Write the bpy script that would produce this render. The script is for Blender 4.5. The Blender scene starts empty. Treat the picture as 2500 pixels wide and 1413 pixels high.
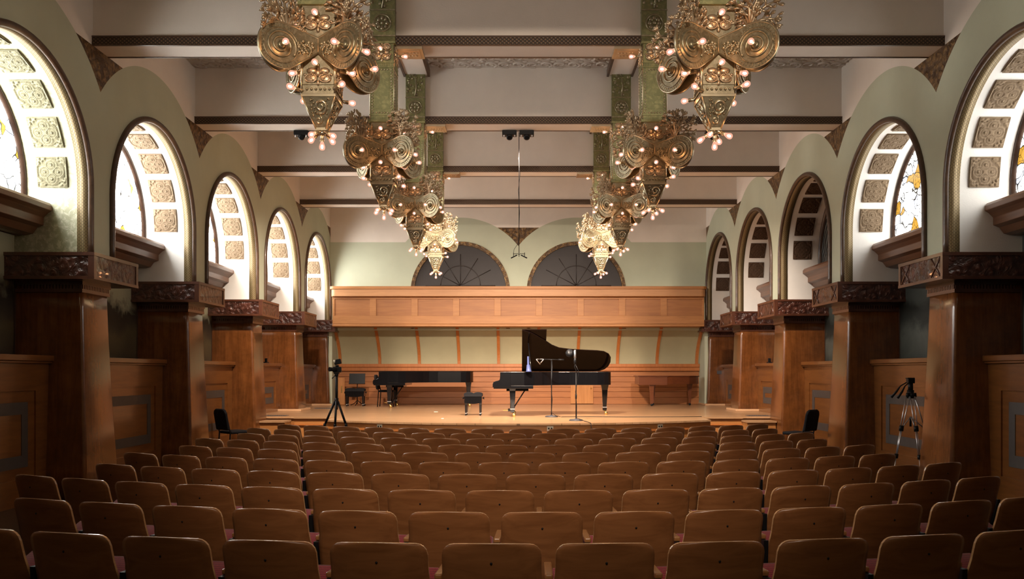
import bpy, bmesh, math, random
from mathutils import Matrix, Vector

# ------------------------------------------------------------------ camera, world, exposure
SC = bpy.context.scene
COL = SC.collection
F_PX, EYE = 2030.0, 1.66
cam_data = bpy.data.cameras.new('camera')
cam_data.sensor_fit = 'HORIZONTAL'
cam_data.sensor_width = 36.0
cam_data.lens = F_PX / 2500.0 * 36.0
cam_data.shift_x = -15.5 / 2500.0
cam_data.shift_y = 200.5 / 2500.0
cam_data.clip_start = 0.05
cam = bpy.data.objects.new('camera', cam_data)
cam.location = (0.0, 0.0, EYE)
cam.rotation_euler = (math.pi / 2, 0, 0)
COL.objects.link(cam)
SC.camera = cam

world = bpy.data.worlds.new('world')
SC.world = world
world.use_nodes = True
world.node_tree.nodes['Background'].inputs[0].default_value = (0.8, 0.9, 1.0, 1)
world.node_tree.nodes['Background'].inputs[1].default_value = 0.3

SC.view_settings.view_transform = 'Standard'
SC.view_settings.look = 'None'
SC.view_settings.gamma = 1.0
SC.view_settings.use_curve_mapping = False
SC.cycles.max_bounces = 8
SC.cycles.transparent_max_bounces = 6
SC.view_settings.exposure = 0.75

LEFT_DAY, RIGHT_DAY, REAR_DAY = 12.5, 6.5, 0.9     # daylight carried by the stained glass
FILAMENT = 60.0
SPOT_W = 1450.0

def spot(name, loc, target, watts, deg, color, blend=0.6, size=0.12):
    d = bpy.data.lights.new(name, 'SPOT')
    d.energy = watts
    d.spot_size = math.radians(deg)
    d.spot_blend = blend
    d.shadow_soft_size = size
    d.color = color
    o = bpy.data.objects.new(name, d)
    o.location = loc
    o.rotation_euler = (Vector(target) - Vector(loc)).to_track_quat('-Z', 'Y').to_euler()
    COL.objects.link(o)
    return o

WARM = (1.0, 0.82, 0.66)
SPOT_X = (-3.9, -0.16, 0.15, 3.5)
for sx, tx, w in zip(SPOT_X, (-3.2, -1.0, 1.2, 3.2), (0.9, 0.9, 1.1, 0.8)):
    spot('stage_light', (sx, 15.03, 5.72), (tx, 20.0, 0.9), SPOT_W * w, 98, WARM, 0.9)

FOH_W, HOUSE_W = 1400.0, 720.0       # pairs of front-of-house lamps high at the rear of the hall, out of frame
for px in (-0.7, 0.7):
    spot('front_of_house_light', (px, -1.6, 5.3), (px*2, 24.0, 2.7), FOH_W, 29, WARM, 1.0, 0.2)
    spot('rear_house_light', (px, -1.6, 6.2), (0.0, 8.0, 0.8), HOUSE_W, 39, WARM, 1.0, 0.25)
REAR_W = 12.0      # unseen fill lights, added to brighten the seat backs; no fixtures modelled
for px in (-1.79, 1.79):
    for py in (0.6, 4.1):
        d = bpy.data.lights.new('rear_fill_light', 'POINT')
        d.energy = REAR_W; d.color = (1.0, 0.70, 0.45); d.shadow_soft_size = 0.35
        o = bpy.data.objects.new('rear_fill_light', d); o.location = (px, py, 4.4); COL.objects.link(o)

# ------------------------------------------------------------------ helpers
PI = math.pi
class MB:
    def __init__(s):
        s.v, s.f, s.m, s.uv, s.sm = [], [], [], [], []
    def add(s, pts):
        i = len(s.v)
        s.v.extend([tuple(p) for p in pts])
        return i
    def face(s, idx, m=0, uv=None, sm=False):
        s.f.append(tuple(idx)); s.m.append(m); s.uv.append(uv); s.sm.append(sm)
    def quad(s, a, b, c, d, m=0, uv=None, sm=False):
        i = s.add([a, b, c, d]); s.face((i, i+1, i+2, i+3), m, uv, sm)
    def hexa(s, p, m=0):
        i = s.add(p)
        for q in ((0,3,2,1),(4,5,6,7),(0,1,5,4),(1,2,6,5),(2,3,7,6),(3,0,4,7)):
            s.face([i+k for k in q], m)
        return s
    def box(s, x0, x1, y0, y1, z0, z1, m=0):
        return s.hexa([(x0,y0,z0),(x1,y0,z0),(x1,y1,z0),(x0,y1,z0),(x0,y0,z1),(x1,y0,z1),(x1,y1,z1),(x0,y1,z1)], m)
    def frustum(s, c, h0, h1, z0, z1, m=0):
        (a0, b0), (a1, b1) = h0, h1
        x, y = c
        return s.hexa([(x-a0,y-b0,z0),(x+a0,y-b0,z0),(x+a0,y+b0,z0),(x-a0,y+b0,z0),(x-a1,y-b1,z1),(x+a1,y-b1,z1),(x+a1,y+b1,z1),(x-a1,y+b1,z1)], m)
    def prism(s, poly, axis, a0, a1, m=0, msides=None, sm=False):
        n = len(poly)
        def P(u, w, a):
            return {'x': (a, u, w), 'y': (u, a, w), 'z': (u, w, a)}[axis]
        i = s.add([P(u, w, a0) for u, w in poly] + [P(u, w, a1) for u, w in poly])
        s.face([i+k for k in range(n)][::-1], m); s.face([i+n+k for k in range(n)], m)
        for k in range(n):
            k2 = (k+1) % n
            s.face((i+k, i+k2, i+n+k2, i+n+k), m if msides is None else msides, None, sm)
        return s
    def loft(s, rings, m=0, caps=True, sm=True, closed=True):
        n = len(rings[0])
        i = s.add([p for r in rings for p in r])
        for a in range(len(rings)-1):
            for k in range(n if closed else n-1):
                k2 = (k+1) % n
                s.face((i+a*n+k, i+a*n+k2, i+(a+1)*n+k2, i+(a+1)*n+k), m, None, sm)
        if caps and closed:
            s.face([i+k for k in range(n)][::-1], m); j = i+(len(rings)-1)*n
            s.face([j+k for k in range(n)], m)
        return s
    def tube(s, pts, r, n=8, m=0, caps=True):
        pts = [Vector(p) for p in pts]
        rr = r if isinstance(r, (list, tuple)) else [r]*len(pts)
        rings = []; prev = None
        for k, p in enumerate(pts):
            t = (pts[min(k+1, len(pts)-1)] - pts[max(k-1, 0)])
            if t.length < 1e-9: t = Vector((0,0,1))
            t.normalize()
            a = prev if prev is not None else (Vector((0,0,1)) if abs(t.z) < 0.9 else Vector((1,0,0)))
            a = (a - t*a.dot(t))
            if a.length < 1e-6: a = t.orthogonal()
            a.normalize(); prev = a
            b = t.cross(a)
            rings.append([p + (a*math.cos(2*PI*j/n) + b*math.sin(2*PI*j/n))*rr[k] for j in range(n)])
        return s.loft(rings, m, caps, True)
    def lathe(s, prof, n=16, m=0, c=(0,0,0), caps=True):
        rings = [[(c[0]+r*math.cos(2*PI*j/n), c[1]+r*math.sin(2*PI*j/n), c[2]+z) for j in range(n)] for r, z in prof]
        return s.loft(rings, m, caps, True)
    def ball(s, c, r, nu=8, nv=5, m=0):
        if not isinstance(r, (tuple, list)): r = (r, r, r)
        rings = []
        for a in range(nv+1):
            ph = -PI/2 + PI*(0.04+0.92*a/nv)
            rings.append([(c[0]+r[0]*math.cos(ph)*math.cos(2*PI*j/nu), c[1]+r[1]*math.cos(ph)*math.sin(2*PI*j/nu), c[2]+r[2]*math.sin(ph)) for j in range(nu)])
        return s.loft(rings, m, True, True)
    def xf(s, M, i0=0):
        for k in range(i0, len(s.v)):
            s.v[k] = tuple(M @ Vector(s.v[k]))
        return s
    def merge(s, o, M=None, moff=0):
        i = len(s.v)
        s.v.extend(o.v if M is None else [tuple(M @ Vector(p)) for p in o.v])
        s.f.extend([tuple(i+k for k in f) for f in o.f]); s.m.extend([q+moff for q in o.m]); s.uv.extend(o.uv); s.sm.extend(o.sm)
        return s
    def build(s, name, mats, parent=None, loc=None, bevel=0, recalc=True, segs=2):
        me = bpy.data.meshes.new(name)
        me.from_pydata(s.v, [], s.f)
        if not isinstance(mats, (list, tuple)): mats = [mats]
        for mt in mats: me.materials.append(mt)
        me.polygons.foreach_set('material_index', s.m)
        me.polygons.foreach_set('use_smooth', s.sm)
        if any(u is not None for u in s.uv):
            ul = me.uv_layers.new(name='uv')
            for p, u in zip(me.polygons, s.uv):
                if u is not None:
                    for li, c in zip(p.loop_indices, u): ul.data[li].uv = c
        if recalc:
            bm = bmesh.new(); bm.from_mesh(me)
            bmesh.ops.recalc_face_normals(bm, faces=bm.faces)
            bm.to_mesh(me); bm.free()
        me.update()
        o = bpy.data.objects.new(name, me)
        COL.objects.link(o)
        if parent is not None: o.parent = parent
        if loc is not None: o.location = loc
        if bevel:
            md = o.modifiers.new('bevel', 'BEVEL'); md.width = bevel; md.segments = segs; md.limit_method = 'ANGLE'; md.angle_limit = math.radians(40)
        return o

def tag(o, label, cat, group=None, kind=None):
    o['label'] = label; o['category'] = cat
    if group: o['group'] = group
    if kind: o['kind'] = kind
    return o
def empty(name, loc=(0,0,0), rz=0.0):
    o = bpy.data.objects.new(name, None); COL.objects.link(o)
    o.empty_display_size = 0.1
    o.location = loc; o.rotation_euler = (0, 0, rz)
    return o
KIDS = {}
def kids(o): return [c for c in bpy.data.objects if c.parent == o]
def copy_tree(o, parent=None, tree=None):
    c = o.copy(); COL.objects.link(c)
    if parent is not None: c.parent = parent
    for ch in (tree or {}).get(o.name, []): copy_tree(ch, c, tree)
    return c
def tree_of(o):
    t = {}
    def walk(x):
        t[x.name] = kids(x)
        for c in t[x.name]: walk(c)
    walk(o)
    return t
ORD = ['zeroth','first','second','third','fourth','fifth','sixth','seventh','eighth','ninth','tenth','eleventh','twelfth','thirteenth','fourteenth','fifteenth']

# ------------------------------------------------------------------ materials
def new_mat(name):
    m = bpy.data.materials.new(name); m.use_nodes = True
    nt = m.node_tree
    return m, nt, nt.nodes, nt.links, nt.nodes['Principled BSDF']
def ramp(N, stops, interp='LINEAR'):
    r = N.new('ShaderNodeValToRGB'); r.color_ramp.interpolation = interp
    el = r.color_ramp.elements
    while len(el) > 1: el.remove(el[-1])
    el[0].position = stops[0][0]; el[0].color = (*stops[0][1], 1)
    for p, c in stops[1:]:
        e = el.new(p); e.color = (*c, 1)
    return r
def coords(N, L, scale=(1,1,1), kind='Object', rot=(0,0,0)):
    t = N.new('ShaderNodeTexCoord'); mp = N.new('ShaderNodeMapping')
    mp.inputs['Scale'].default_value = scale; mp.inputs['Rotation'].default_value = rot
    L.new(t.outputs[kind], mp.inputs['Vector'])
    return mp.outputs['Vector']
def noise(N, L, vec, scale=5, detail=4, rough=0.55, dist=0.0):
    n = N.new('ShaderNodeTexNoise')
    n.inputs['Scale'].default_value = scale; n.inputs['Detail'].default_value = detail
    n.inputs['Roughness'].default_value = rough; n.inputs['Distortion'].default_value = dist
    if vec is not None: L.new(vec, n.inputs['Vector'])
    return n
def bump(N, L, h, strength, dist, bsdf):
    b = N.new('ShaderNodeBump'); b.inputs['Strength'].default_value = strength; b.inputs['Distance'].default_value = dist
    L.new(h, b.inputs['Height']); L.new(b.outputs['Normal'], bsdf.inputs['Normal'])
    return b
def plain(name, c, rough=0.5, metal=0.0, coat=0.0, spec=0.5):
    m, nt, N, L, B = new_mat(name)
    n = noise(N, L, coords(N, L), 9, 3)
    r = ramp(N, [(0.3, tuple(x*0.9 for x in c)), (0.7, tuple(min(1, x*1.08) for x in c))])
    L.new(n.outputs['Fac'], r.inputs['Fac']); L.new(r.outputs['Color'], B.inputs['Base Color'])
    B.inputs['Roughness'].default_value = rough; B.inputs['Metallic'].default_value = metal
    B.inputs['Coat Weight'].default_value = coat; B.inputs['Specular IOR Level'].default_value = spec
    return m
def plaster(name, c, bumps=0.15):
    m, nt, N, L, B = new_mat(name)
    v = coords(N, L)
    n = noise(N, L, v, 1.3, 5)
    r = ramp(N, [(0.3, tuple(x*0.93 for x in c)), (0.7, tuple(min(1, x*1.04) for x in c))])
    L.new(n.outputs['Fac'], r.inputs['Fac']); L.new(r.outputs['Color'], B.inputs['Base Color'])
    n2 = noise(N, L, v, 60, 4)
    bump(N, L, n2.outputs['Fac'], bumps, 0.01, B)
    B.inputs['Roughness'].default_value = 0.75; B.inputs['Specular IOR Level'].default_value = 0.25
    return m
def wood(name, dark, light, grain=(14, 14, 0.8), rough=0.35, coat=0.2, rnd=0.0, mott=0.0):
    m, nt, N, L, B = new_mat(name)
    v = coords(N, L, grain)
    if rnd:
        oi = N.new('ShaderNodeObjectInfo'); ad = N.new('ShaderNodeVectorMath'); ad.operation = 'ADD'
        mu = N.new('ShaderNodeVectorMath'); mu.operation = 'SCALE'; mu.inputs['Scale'].default_value = 30
        cx = N.new('ShaderNodeCombineXYZ'); L.new(oi.outputs['Random'], cx.inputs[0]); L.new(oi.outputs['Random'], cx.inputs[2])
        L.new(cx.outputs[0], mu.inputs[0]); L.new(v, ad.inputs[0]); L.new(mu.outputs[0], ad.inputs[1]); v = ad.outputs[0]
    n = noise(N, L, v, 1.6, 6, 0.62, 0.9)
    r = ramp(N, [(0.28, dark), (0.5, tuple((a+b)/2 for a, b in zip(dark, light))), (0.74, light)])
    L.new(n.outputs['Fac'], r.inputs['Fac'])
    out = r.outputs['Color']
    if mott:
        n3 = noise(N, L, coords(N, L), 2.2, 5, 0.7)
        r3 = ramp(N, [(0.4, (1-mott,)*3), (0.62, (1, 1, 1))])
        L.new(n3.outputs['Fac'], r3.inputs['Fac'])
        mx = N.new('ShaderNodeMixRGB'); mx.blend_type = 'MULTIPLY'; mx.inputs[0].default_value = 1
        L.new(out, mx.inputs[1]); L.new(r3.outputs['Color'], mx.inputs[2]); out = mx.outputs[0]
    L.new(out, B.inputs['Base Color'])
    bump(N, L, n.outputs['Fac'], 0.06, 0.01, B)
    B.inputs['Roughness'].default_value = rough; B.inputs['Coat Weight'].default_value = coat; B.inputs['Coat Roughness'].default_value = 0.12
    return m
def carved(name, dark, light, scale=14, rough=0.45, metal=0.0, depth=0.03, strength=0.9, coat=0.0):
    m, nt, N, L, B = new_mat(name)
    v = coords(N, L)
    vo = N.new('ShaderNodeTexVoronoi'); vo.feature = 'SMOOTH_F1'; vo.inputs['Scale'].default_value = scale
    n = noise(N, L, v, scale*0.5, 3, 0.6, 1.5)
    mixv = N.new('ShaderNodeMixRGB'); mixv.inputs[0].default_value = 0.12
    L.new(v, mixv.inputs[1]); L.new(n.outputs['Color'], mixv.inputs[2]); L.new(mixv.outputs[0], vo.inputs['Vector'])
    r = ramp(N, [(0.1, light), (0.55, dark)])
    L.new(vo.outputs['Distance'], r.inputs['Fac']); L.new(r.outputs['Color'], B.inputs['Base Color'])
    inv = N.new('ShaderNodeMath'); inv.operation = 'SUBTRACT'; inv.inputs[0].default_value = 1
    L.new(vo.outputs['Distance'], inv.inputs[1])
    bump(N, L, inv.outputs[0], strength, depth, B)
    B.inputs['Roughness'].default_value = rough; B.inputs['Metallic'].default_value = metal; B.inputs['Coat Weight'].default_value = coat
    return m

M = {}
M['green'] = plaster('green_plaster', (0.495, 0.53, 0.405))
M['white'] = plaster('cream_plaster', (0.78, 0.725, 0.655))
M['ceil'] = plaster('ceiling_plaster', (0.60, 0.55, 0.49))
M['lining'] = plaster('white_lining', (0.80, 0.79, 0.76))
M['gold_relief'] = carved('gilded_relief', (0.075, 0.04, 0.018), (0.30, 0.18, 0.07), 16, 0.45, 0.35, 0.03)
M['stencil'] = carved('stencilled_lining', (0.36, 0.36, 0.24), (0.60, 0.60, 0.46), 22, 0.5, 0.1, 0.008, 0.5)
M['plaster_relief'] = carved('scrolled_plaster', (0.25, 0.22, 0.19), (0.66, 0.60, 0.55), 7, 0.8, 0.0, 0.06, 0.8)
M['moulding'] = wood('dark_moulding', (0.045, 0.025, 0.014), (0.10, 0.05, 0.026), (6, 6, 6), 0.4)
M['pillar'] = wood('varnished_pillar_wood', (0.105, 0.033, 0.009), (0.20, 0.070, 0.018), (9, 9, 0.7), 0.2, 0.5, 0, 0.32)
M['wainscot'] = wood('wainscot_wood', (0.12, 0.040, 0.010), (0.205, 0.076, 0.018), (7, 0.8, 7), 0.3, 0.3)
M['grey_inlay'] = plain('grey_inlay', (0.062, 0.050, 0.044), 0.5)
M['cap'] = carved('carved_dark_wood', (0.035, 0.011, 0.007), (0.12, 0.040, 0.026), 13, 0.33, 0.0, 0.045, 1.0, 0.4)
M['cap_plain'] = wood('dark_cap_wood', (0.05, 0.017, 0.009), (0.10, 0.034, 0.018), (5, 1, 5), 0.3, 0.4)
M['sill'] = wood('sill_wood', (0.115, 0.046, 0.02), (0.20, 0.085, 0.038), (8, 0.6, 8), 0.4)
M['frame'] = wood('window_frame_wood', (0.035, 0.018, 0.012), (0.07, 0.036, 0.022), (6, 6, 6), 0.4)
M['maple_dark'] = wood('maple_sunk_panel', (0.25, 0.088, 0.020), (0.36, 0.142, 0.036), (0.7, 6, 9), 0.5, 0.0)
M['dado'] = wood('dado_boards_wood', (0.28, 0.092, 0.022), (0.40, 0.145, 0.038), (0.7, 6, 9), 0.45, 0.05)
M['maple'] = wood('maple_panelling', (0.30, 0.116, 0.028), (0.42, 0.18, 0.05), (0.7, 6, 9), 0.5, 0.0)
M['maple_v'] = wood('maple_boards_upright', (0.37, 0.145, 0.038), (0.52, 0.225, 0.07), (9, 6, 0.7), 0.35, 0.3)
M['maple_pale'] = wood('pale_maple', (0.37, 0.17, 0.065), (0.48, 0.24, 0.098), (0.7, 6, 9), 0.5, 0.0)
M['shell'] = plaster('shell_fabric', (0.38, 0.35, 0.22))
M['rib'] = wood('rib_wood', (0.36, 0.115, 0.026), (0.47, 0.16, 0.04), (9, 9, 0.7), 0.35)
M['hall_floor'] = wood('hall_floor_wood', (0.035, 0.016, 0.008), (0.06, 0.028, 0.013), (9, 0.6, 9), 0.5)
M['chair_wood'] = wood('chair_plywood', (0.17, 0.064, 0.021), (0.28, 0.116, 0.042), (1.2, 9, 12), 0.32, 0.25, 1.0)
M['chair_edge'] = wood('plywood_edge', (0.52, 0.30, 0.14), (0.66, 0.40, 0.20), (3, 9, 30), 0.22, 0.5, 1.0)
M['arm_wood'] = wood('armrest_wood', (0.24, 0.105, 0.032), (0.33, 0.15, 0.05), (9, 1, 9), 0.3, 0.4, 1.0)
M['black'] = plain('black_metal', (0.008, 0.008, 0.009), 0.4, 0, 0, 0.2)
M['black_soft'] = plain('black_upholstery', (0.009, 0.009, 0.011), 0.7, 0, 0, 0.2)
M['lacquer'] = plain('black_lacquer', (0.004, 0.004, 0.005), 0.18, 0, 0.25, 0.3)
M['lacquer_in'] = plain('black_lacquer_lid', (0.006, 0.003, 0.0025), 0.07, 0, 0.0, 0.25)
M['ivory'] = plain('ivory_key', (0.75, 0.72, 0.64), 0.3)
M['iron_plate'] = plain('gold_iron_frame', (0.13, 0.065, 0.025), 0.5, 0.2)
M['brass'] = plain('bright_brass', (0.75, 0.52, 0.18), 0.25, 1.0)
M['steel'] = plain('brushed_steel', (0.62, 0.62, 0.64), 0.3, 1.0)
M['alu'] = plain('silver_aluminium', (0.62, 0.62, 0.66), 0.35, 0.9)
M['white_paint'] = plain('pale_blue_sleeve', (0.055, 0.075, 0.20), 0.5)
M['grey_base'] = plain('dark_grey_iron', (0.055, 0.053, 0.06), 0.45)
M['plate_white'] = plain('outlet_plate', (0.62, 0.55, 0.42), 0.4)
M['mahogany'] = wood('mahogany_case', (0.085, 0.022, 0.007), (0.14, 0.04, 0.012), (0.8, 8, 8), 0.3, 0.3)
M['trim_pale'] = wood('pale_base_trim', (0.52, 0.30, 0.16), (0.62, 0.38, 0.21), (0.8, 0.8, 6), 0.4)
M['paper'] = plain('white_paper', (0.8, 0.78, 0.72), 0.7)
M['brass_gold'] = carved('antique_brass', (0.27, 0.24, 0.155), (0.42, 0.375, 0.26), 30, 0.36, 0.75, 0.004, 0.13)
M['brass_smooth'] = plain('smooth_brass', (0.50, 0.445, 0.31), 0.3, 0.85)
M['brass_green'] = carved('verdigris_brass', (0.20, 0.21, 0.10), (0.31, 0.31, 0.15), 24, 0.42, 0.6, 0.005, 0.15)
M['brass_leaf'] = plain('gilded_leaf', (0.43, 0.345, 0.235), 0.38, 0.7)
M['dark_glass'] = plain('dark_blind', (0.020, 0.014, 0.014), 0.55)
M['star_line'] = plain('faint_star_line', (0.033, 0.023, 0.020), 0.5)
M['panel_gold'] = None

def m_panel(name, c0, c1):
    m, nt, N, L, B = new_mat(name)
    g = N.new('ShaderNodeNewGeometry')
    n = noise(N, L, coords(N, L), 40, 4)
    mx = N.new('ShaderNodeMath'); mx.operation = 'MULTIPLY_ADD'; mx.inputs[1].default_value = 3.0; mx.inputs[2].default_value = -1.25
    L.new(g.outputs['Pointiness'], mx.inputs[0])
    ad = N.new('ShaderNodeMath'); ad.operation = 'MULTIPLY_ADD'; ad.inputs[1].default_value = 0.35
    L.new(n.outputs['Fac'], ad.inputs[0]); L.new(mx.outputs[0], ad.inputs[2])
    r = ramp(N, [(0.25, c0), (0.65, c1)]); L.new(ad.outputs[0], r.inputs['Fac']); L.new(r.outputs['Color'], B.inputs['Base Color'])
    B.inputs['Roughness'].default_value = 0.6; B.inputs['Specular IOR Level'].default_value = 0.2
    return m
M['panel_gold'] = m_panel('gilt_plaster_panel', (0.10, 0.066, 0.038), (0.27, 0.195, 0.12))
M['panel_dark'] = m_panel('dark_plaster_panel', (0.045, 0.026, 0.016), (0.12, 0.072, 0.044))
M['panel_olive'] = m_panel('olive_plaster_panel', (0.07, 0.065, 0.032), (0.33, 0.31, 0.20))

def m_uvpattern(name, kind, c0, c1, scale, metal=0.3):
    m, nt, N, L, B = new_mat(name)
    t = N.new('ShaderNodeTexCoord'); mp = N.new('ShaderNodeMapping'); L.new(t.outputs['UV'], mp.inputs['Vector'])
    if kind == 'scales':
        mp.inputs['Rotation'].default_value = (0, 0, PI/4); mp.inputs['Scale'].default_value = (scale, scale, 1)
        ck = N.new('ShaderNodeTexVoronoi'); ck.distance = 'CHEBYCHEV'; ck.inputs['Randomness'].default_value = 0
        ck.inputs['Scale'].default_value = 1.0
        L.new(mp.outputs[0], ck.inputs['Vector']); h = ck.outputs['Distance']
        r = ramp(N, [(0.12, c1), (0.42, c0)])
    else:
        mp.inputs['Scale'].default_value = (scale, scale, 1)
        ck = N.new('ShaderNodeTexBrick'); ck.inputs['Scale'].default_value = 1.0
        ck.inputs['Mortar Size'].default_value = 0.09; ck.inputs['Brick Width'].default_value = 1.0; ck.inputs['Row Height'].default_value = 0.55
        ck.inputs['Color1'].default_value = (1,1,1,1); ck.inputs['Color2'].default_value = (0.7,0.7,0.7,1); ck.inputs['Mortar'].default_value = (0,0,0,1)
        L.new(mp.outputs[0], ck.inputs['Vector']); h = ck.outputs['Color']
        r = ramp(N, [(0.1, c0), (0.8, c1)])
    L.new(h, r.inputs['Fac']); L.new(r.outputs['Color'], B.inputs['Base Color'])
    bump(N, L, h, 0.8, 0.01, B)
    B.inputs['Roughness'].default_value = 0.45; B.inputs['Metallic'].default_value = metal
    return m
M['beam_scales'] = m_uvpattern('scale_pattern_strip', 'scales', (0.028, 0.018, 0.012), (0.17, 0.10, 0.05), 26, 0.2)
M['gold_border'] = m_uvpattern('gilded_border', 'brick', (0.085, 0.055, 0.024), (0.25, 0.185, 0.085), 24, 0.35)

def m_planks(name, dark, light, rough=0.16):
    m, nt, N, L, B = new_mat(name)
    v = coords(N, L, (1, 1, 1))
    br = N.new('ShaderNodeTexBrick'); br.inputs['Scale'].default_value = 1.0
    br.inputs['Brick Width'].default_value = 1.7; br.inputs['Row Height'].default_value = 0.057; br.inputs['Mortar Size'].default_value = 0.0009
    br.inputs['Color1'].default_value = (*dark, 1); br.inputs['Color2'].default_value = (*light, 1); br.inputs['Mortar'].default_value = (*[x*0.4 for x in dark], 1)
    L.new(v, br.inputs['Vector'])
    n = noise(N, L, coords(N, L, (0.7, 8, 8)), 1.5, 5)
    mx = N.new('ShaderNodeMixRGB'); mx.blend_type = 'MULTIPLY'; mx.inputs[0].default_value = 0.45
    L.new(br.outputs['Color'], mx.inputs[1]); L.new(n.outputs['Fac'], mx.inputs[2])
    L.new(mx.outputs[0], B.inputs['Base Color'])
    B.inputs['Roughness'].default_value = rough; B.inputs['Coat Weight'].default_value = 0.3; B.inputs['Coat Roughness'].default_value = 0.1
    return m
M['stage_floor'] = m_planks('stage_boards', (0.48, 0.27, 0.13), (0.58, 0.35, 0.19), 0.3)

def m_fabric():
    m, nt, N, L, B = new_mat('red_cushion_fabric')
    v = coords(N, L, (1, 1, 1))
    vo = N.new('ShaderNodeTexVoronoi'); vo.inputs['Scale'].default_value = 130; vo.inputs['Randomness'].default_value = 0.1
    L.new(v, vo.inputs['Vector'])
    r = ramp(N, [(0.2, (0.36, 0.026, 0.04)), (0.6, (0.11, 0.006, 0.011))])
    L.new(vo.outputs['Distance'], r.inputs['Fac']); L.new(r.outputs['Color'], B.inputs['Base Color'])
    B.inputs['Roughness'].default_value = 0.85; B.inputs['Sheen Weight'].default_value = 0.2
    return m
M['red'] = m_fabric()

def m_glass(name, strength, amber=0.2, lead=0.0, tint=(1, 1, 1)):
    m, nt, N, L, B = new_mat(name)
    out = N['Material Output'] if 'Material Output' in N else None
    v = coords(N, L, (1, 1, 1))
    n = noise(N, L, v, 3, 2, 0.5)
    ad = N.new('ShaderNodeMixRGB'); ad.inputs[0].default_value = 0.22
    L.new(v, ad.inputs[1]); L.new(n.outputs['Color'], ad.inputs[2])
    ve = N.new('ShaderNodeTexVoronoi'); ve.feature = 'DISTANCE_TO_EDGE'; ve.inputs['Scale'].default_value = 6.0
    vc = N.new('ShaderNodeTexVoronoi'); vc.inputs['Scale'].default_value = 6.0
    L.new(ad.outputs[0], ve.inputs['Vector']); L.new(ad.outputs[0], vc.inputs['Vector'])
    sp = N.new('ShaderNodeSeparateColor'); L.new(vc.outputs['Color'], sp.inputs[0])
    rc = ramp(N, [(0.0, (1.0, 1.0, 1.0)), (0.66 - amber, (0.13, 0.14, 0.17)), (0.76 - amber, (1.0, 0.98, 0.92)), (0.93 - amber, (0.085, 0.045, 0.006)), (0.985, (0.04, 0.012, 0.008))], 'CONSTANT')
    L.new(sp.outputs[0], rc.inputs['Fac'])
    rl = ramp(N, [(0.012+lead, (0.006, 0.006, 0.006)), (0.03+2*lead, (1, 1, 1))])
    v2 = N.new('ShaderNodeTexVoronoi'); v2.feature = 'DISTANCE_TO_EDGE'; v2.inputs['Scale'].default_value = 15.0
    L.new(ad.outputs[0], v2.inputs['Vector'])
    m3 = N.new('ShaderNodeMath'); m3.operation = 'MULTIPLY_ADD'; m3.inputs[1].default_value = 1.0; m3.inputs[2].default_value = 0.012
    L.new(v2.outputs['Distance'], m3.inputs[0])
    mn = N.new('ShaderNodeMath'); mn.operation = 'MINIMUM'; L.new(ve.outputs['Distance'], mn.inputs[0]); L.new(m3.outputs[0], mn.inputs[1])
    L.new(mn.outputs[0], rl.inputs['Fac'])
    mx = N.new('ShaderNodeMixRGB'); mx.blend_type = 'MULTIPLY'; mx.inputs[0].default_value = 1
    L.new(rc.outputs['Color'], mx.inputs[1]); L.new(rl.outputs['Color'], mx.inputs[2])
    m2 = N.new('ShaderNodeMixRGB'); m2.blend_type = 'MULTIPLY'; m2.inputs[0].default_value = 1; m2.inputs[2].default_value = (*tint, 1)
    L.new(mx.outputs[0], m2.inputs[1])
    L.new(m2.outputs[0], B.inputs['Emission Color']); B.inputs['Emission Strength'].default_value = strength
    L.new(m2.outputs[0], B.inputs['Base Color']); B.inputs['Roughness'].default_value = 0.2
    return m
M['glass_left'] = m_glass('stained_glass_bright', LEFT_DAY, 0.03, 0.004, (1.0, 0.99, 0.95))
M['glass_right'] = m_glass('stained_glass_amber', RIGHT_DAY, 0.18, 0.011, (1.0, 0.99, 0.95))
M['glass_rear'] = m_glass('stained_glass_rear', REAR_DAY, 0.1, 0.004, (0.95, 0.98, 1.0))
def m_darkglass():
    m, nt, N, L, B = new_mat('stained_glass_unlit')
    v = coords(N, L, (1, 1, 1))
    w = N.new('ShaderNodeTexWave'); w.wave_type = 'RINGS'; w.inputs['Scale'].default_value = 3.2; w.inputs['Distortion'].default_value = 6; w.inputs['Detail'].default_value = 1
    L.new(v, w.inputs['Vector'])
    r = ramp(N, [(0.6, (0.018, 0.02, 0.022)), (0.9, (0.16, 0.18, 0.17))])
    L.new(w.outputs['Fac'], r.inputs['Fac']); L.new(r.outputs['Color'], B.inputs['Base Color'])
    B.inputs['Roughness'].default_value = 0.25
    return m
M['glass_unlit'] = m_darkglass()

def m_mural(name, sky, land, hi):
    m, nt, N, L, B = new_mat(name)
    tc = N.new('ShaderNodeTexCoord'); sp = N.new('ShaderNodeSeparateXYZ'); L.new(tc.outputs['Object'], sp.inputs[0])
    n = noise(N, L, coords(N, L), 1.8, 6, 0.65, 0.6)
    ma = N.new('ShaderNodeMath'); ma.operation = 'MULTIPLY_ADD'; ma.inputs[1].default_value = 0.9; L.new(n.outputs['Fac'], ma.inputs[0])
    L.new(sp.outputs['Z'], ma.inputs[2])
    mr = N.new('ShaderNodeMapRange'); mr.inputs[1].default_value = 1.9+0.3; mr.inputs[2].default_value = 3.5+0.4; L.new(ma.outputs[0], mr.inputs[0])
    r = ramp(N, [(0.0, land), (0.30, hi), (0.42, land), (0.55, tuple(x*0.6 for x in land)), (0.66, sky)])
    L.new(mr.outputs[0], r.inputs['Fac']); L.new(r.outputs['Color'], B.inputs['Base Color'])
    B.inputs['Roughness'].default_value = 0.45
    return m
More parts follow.
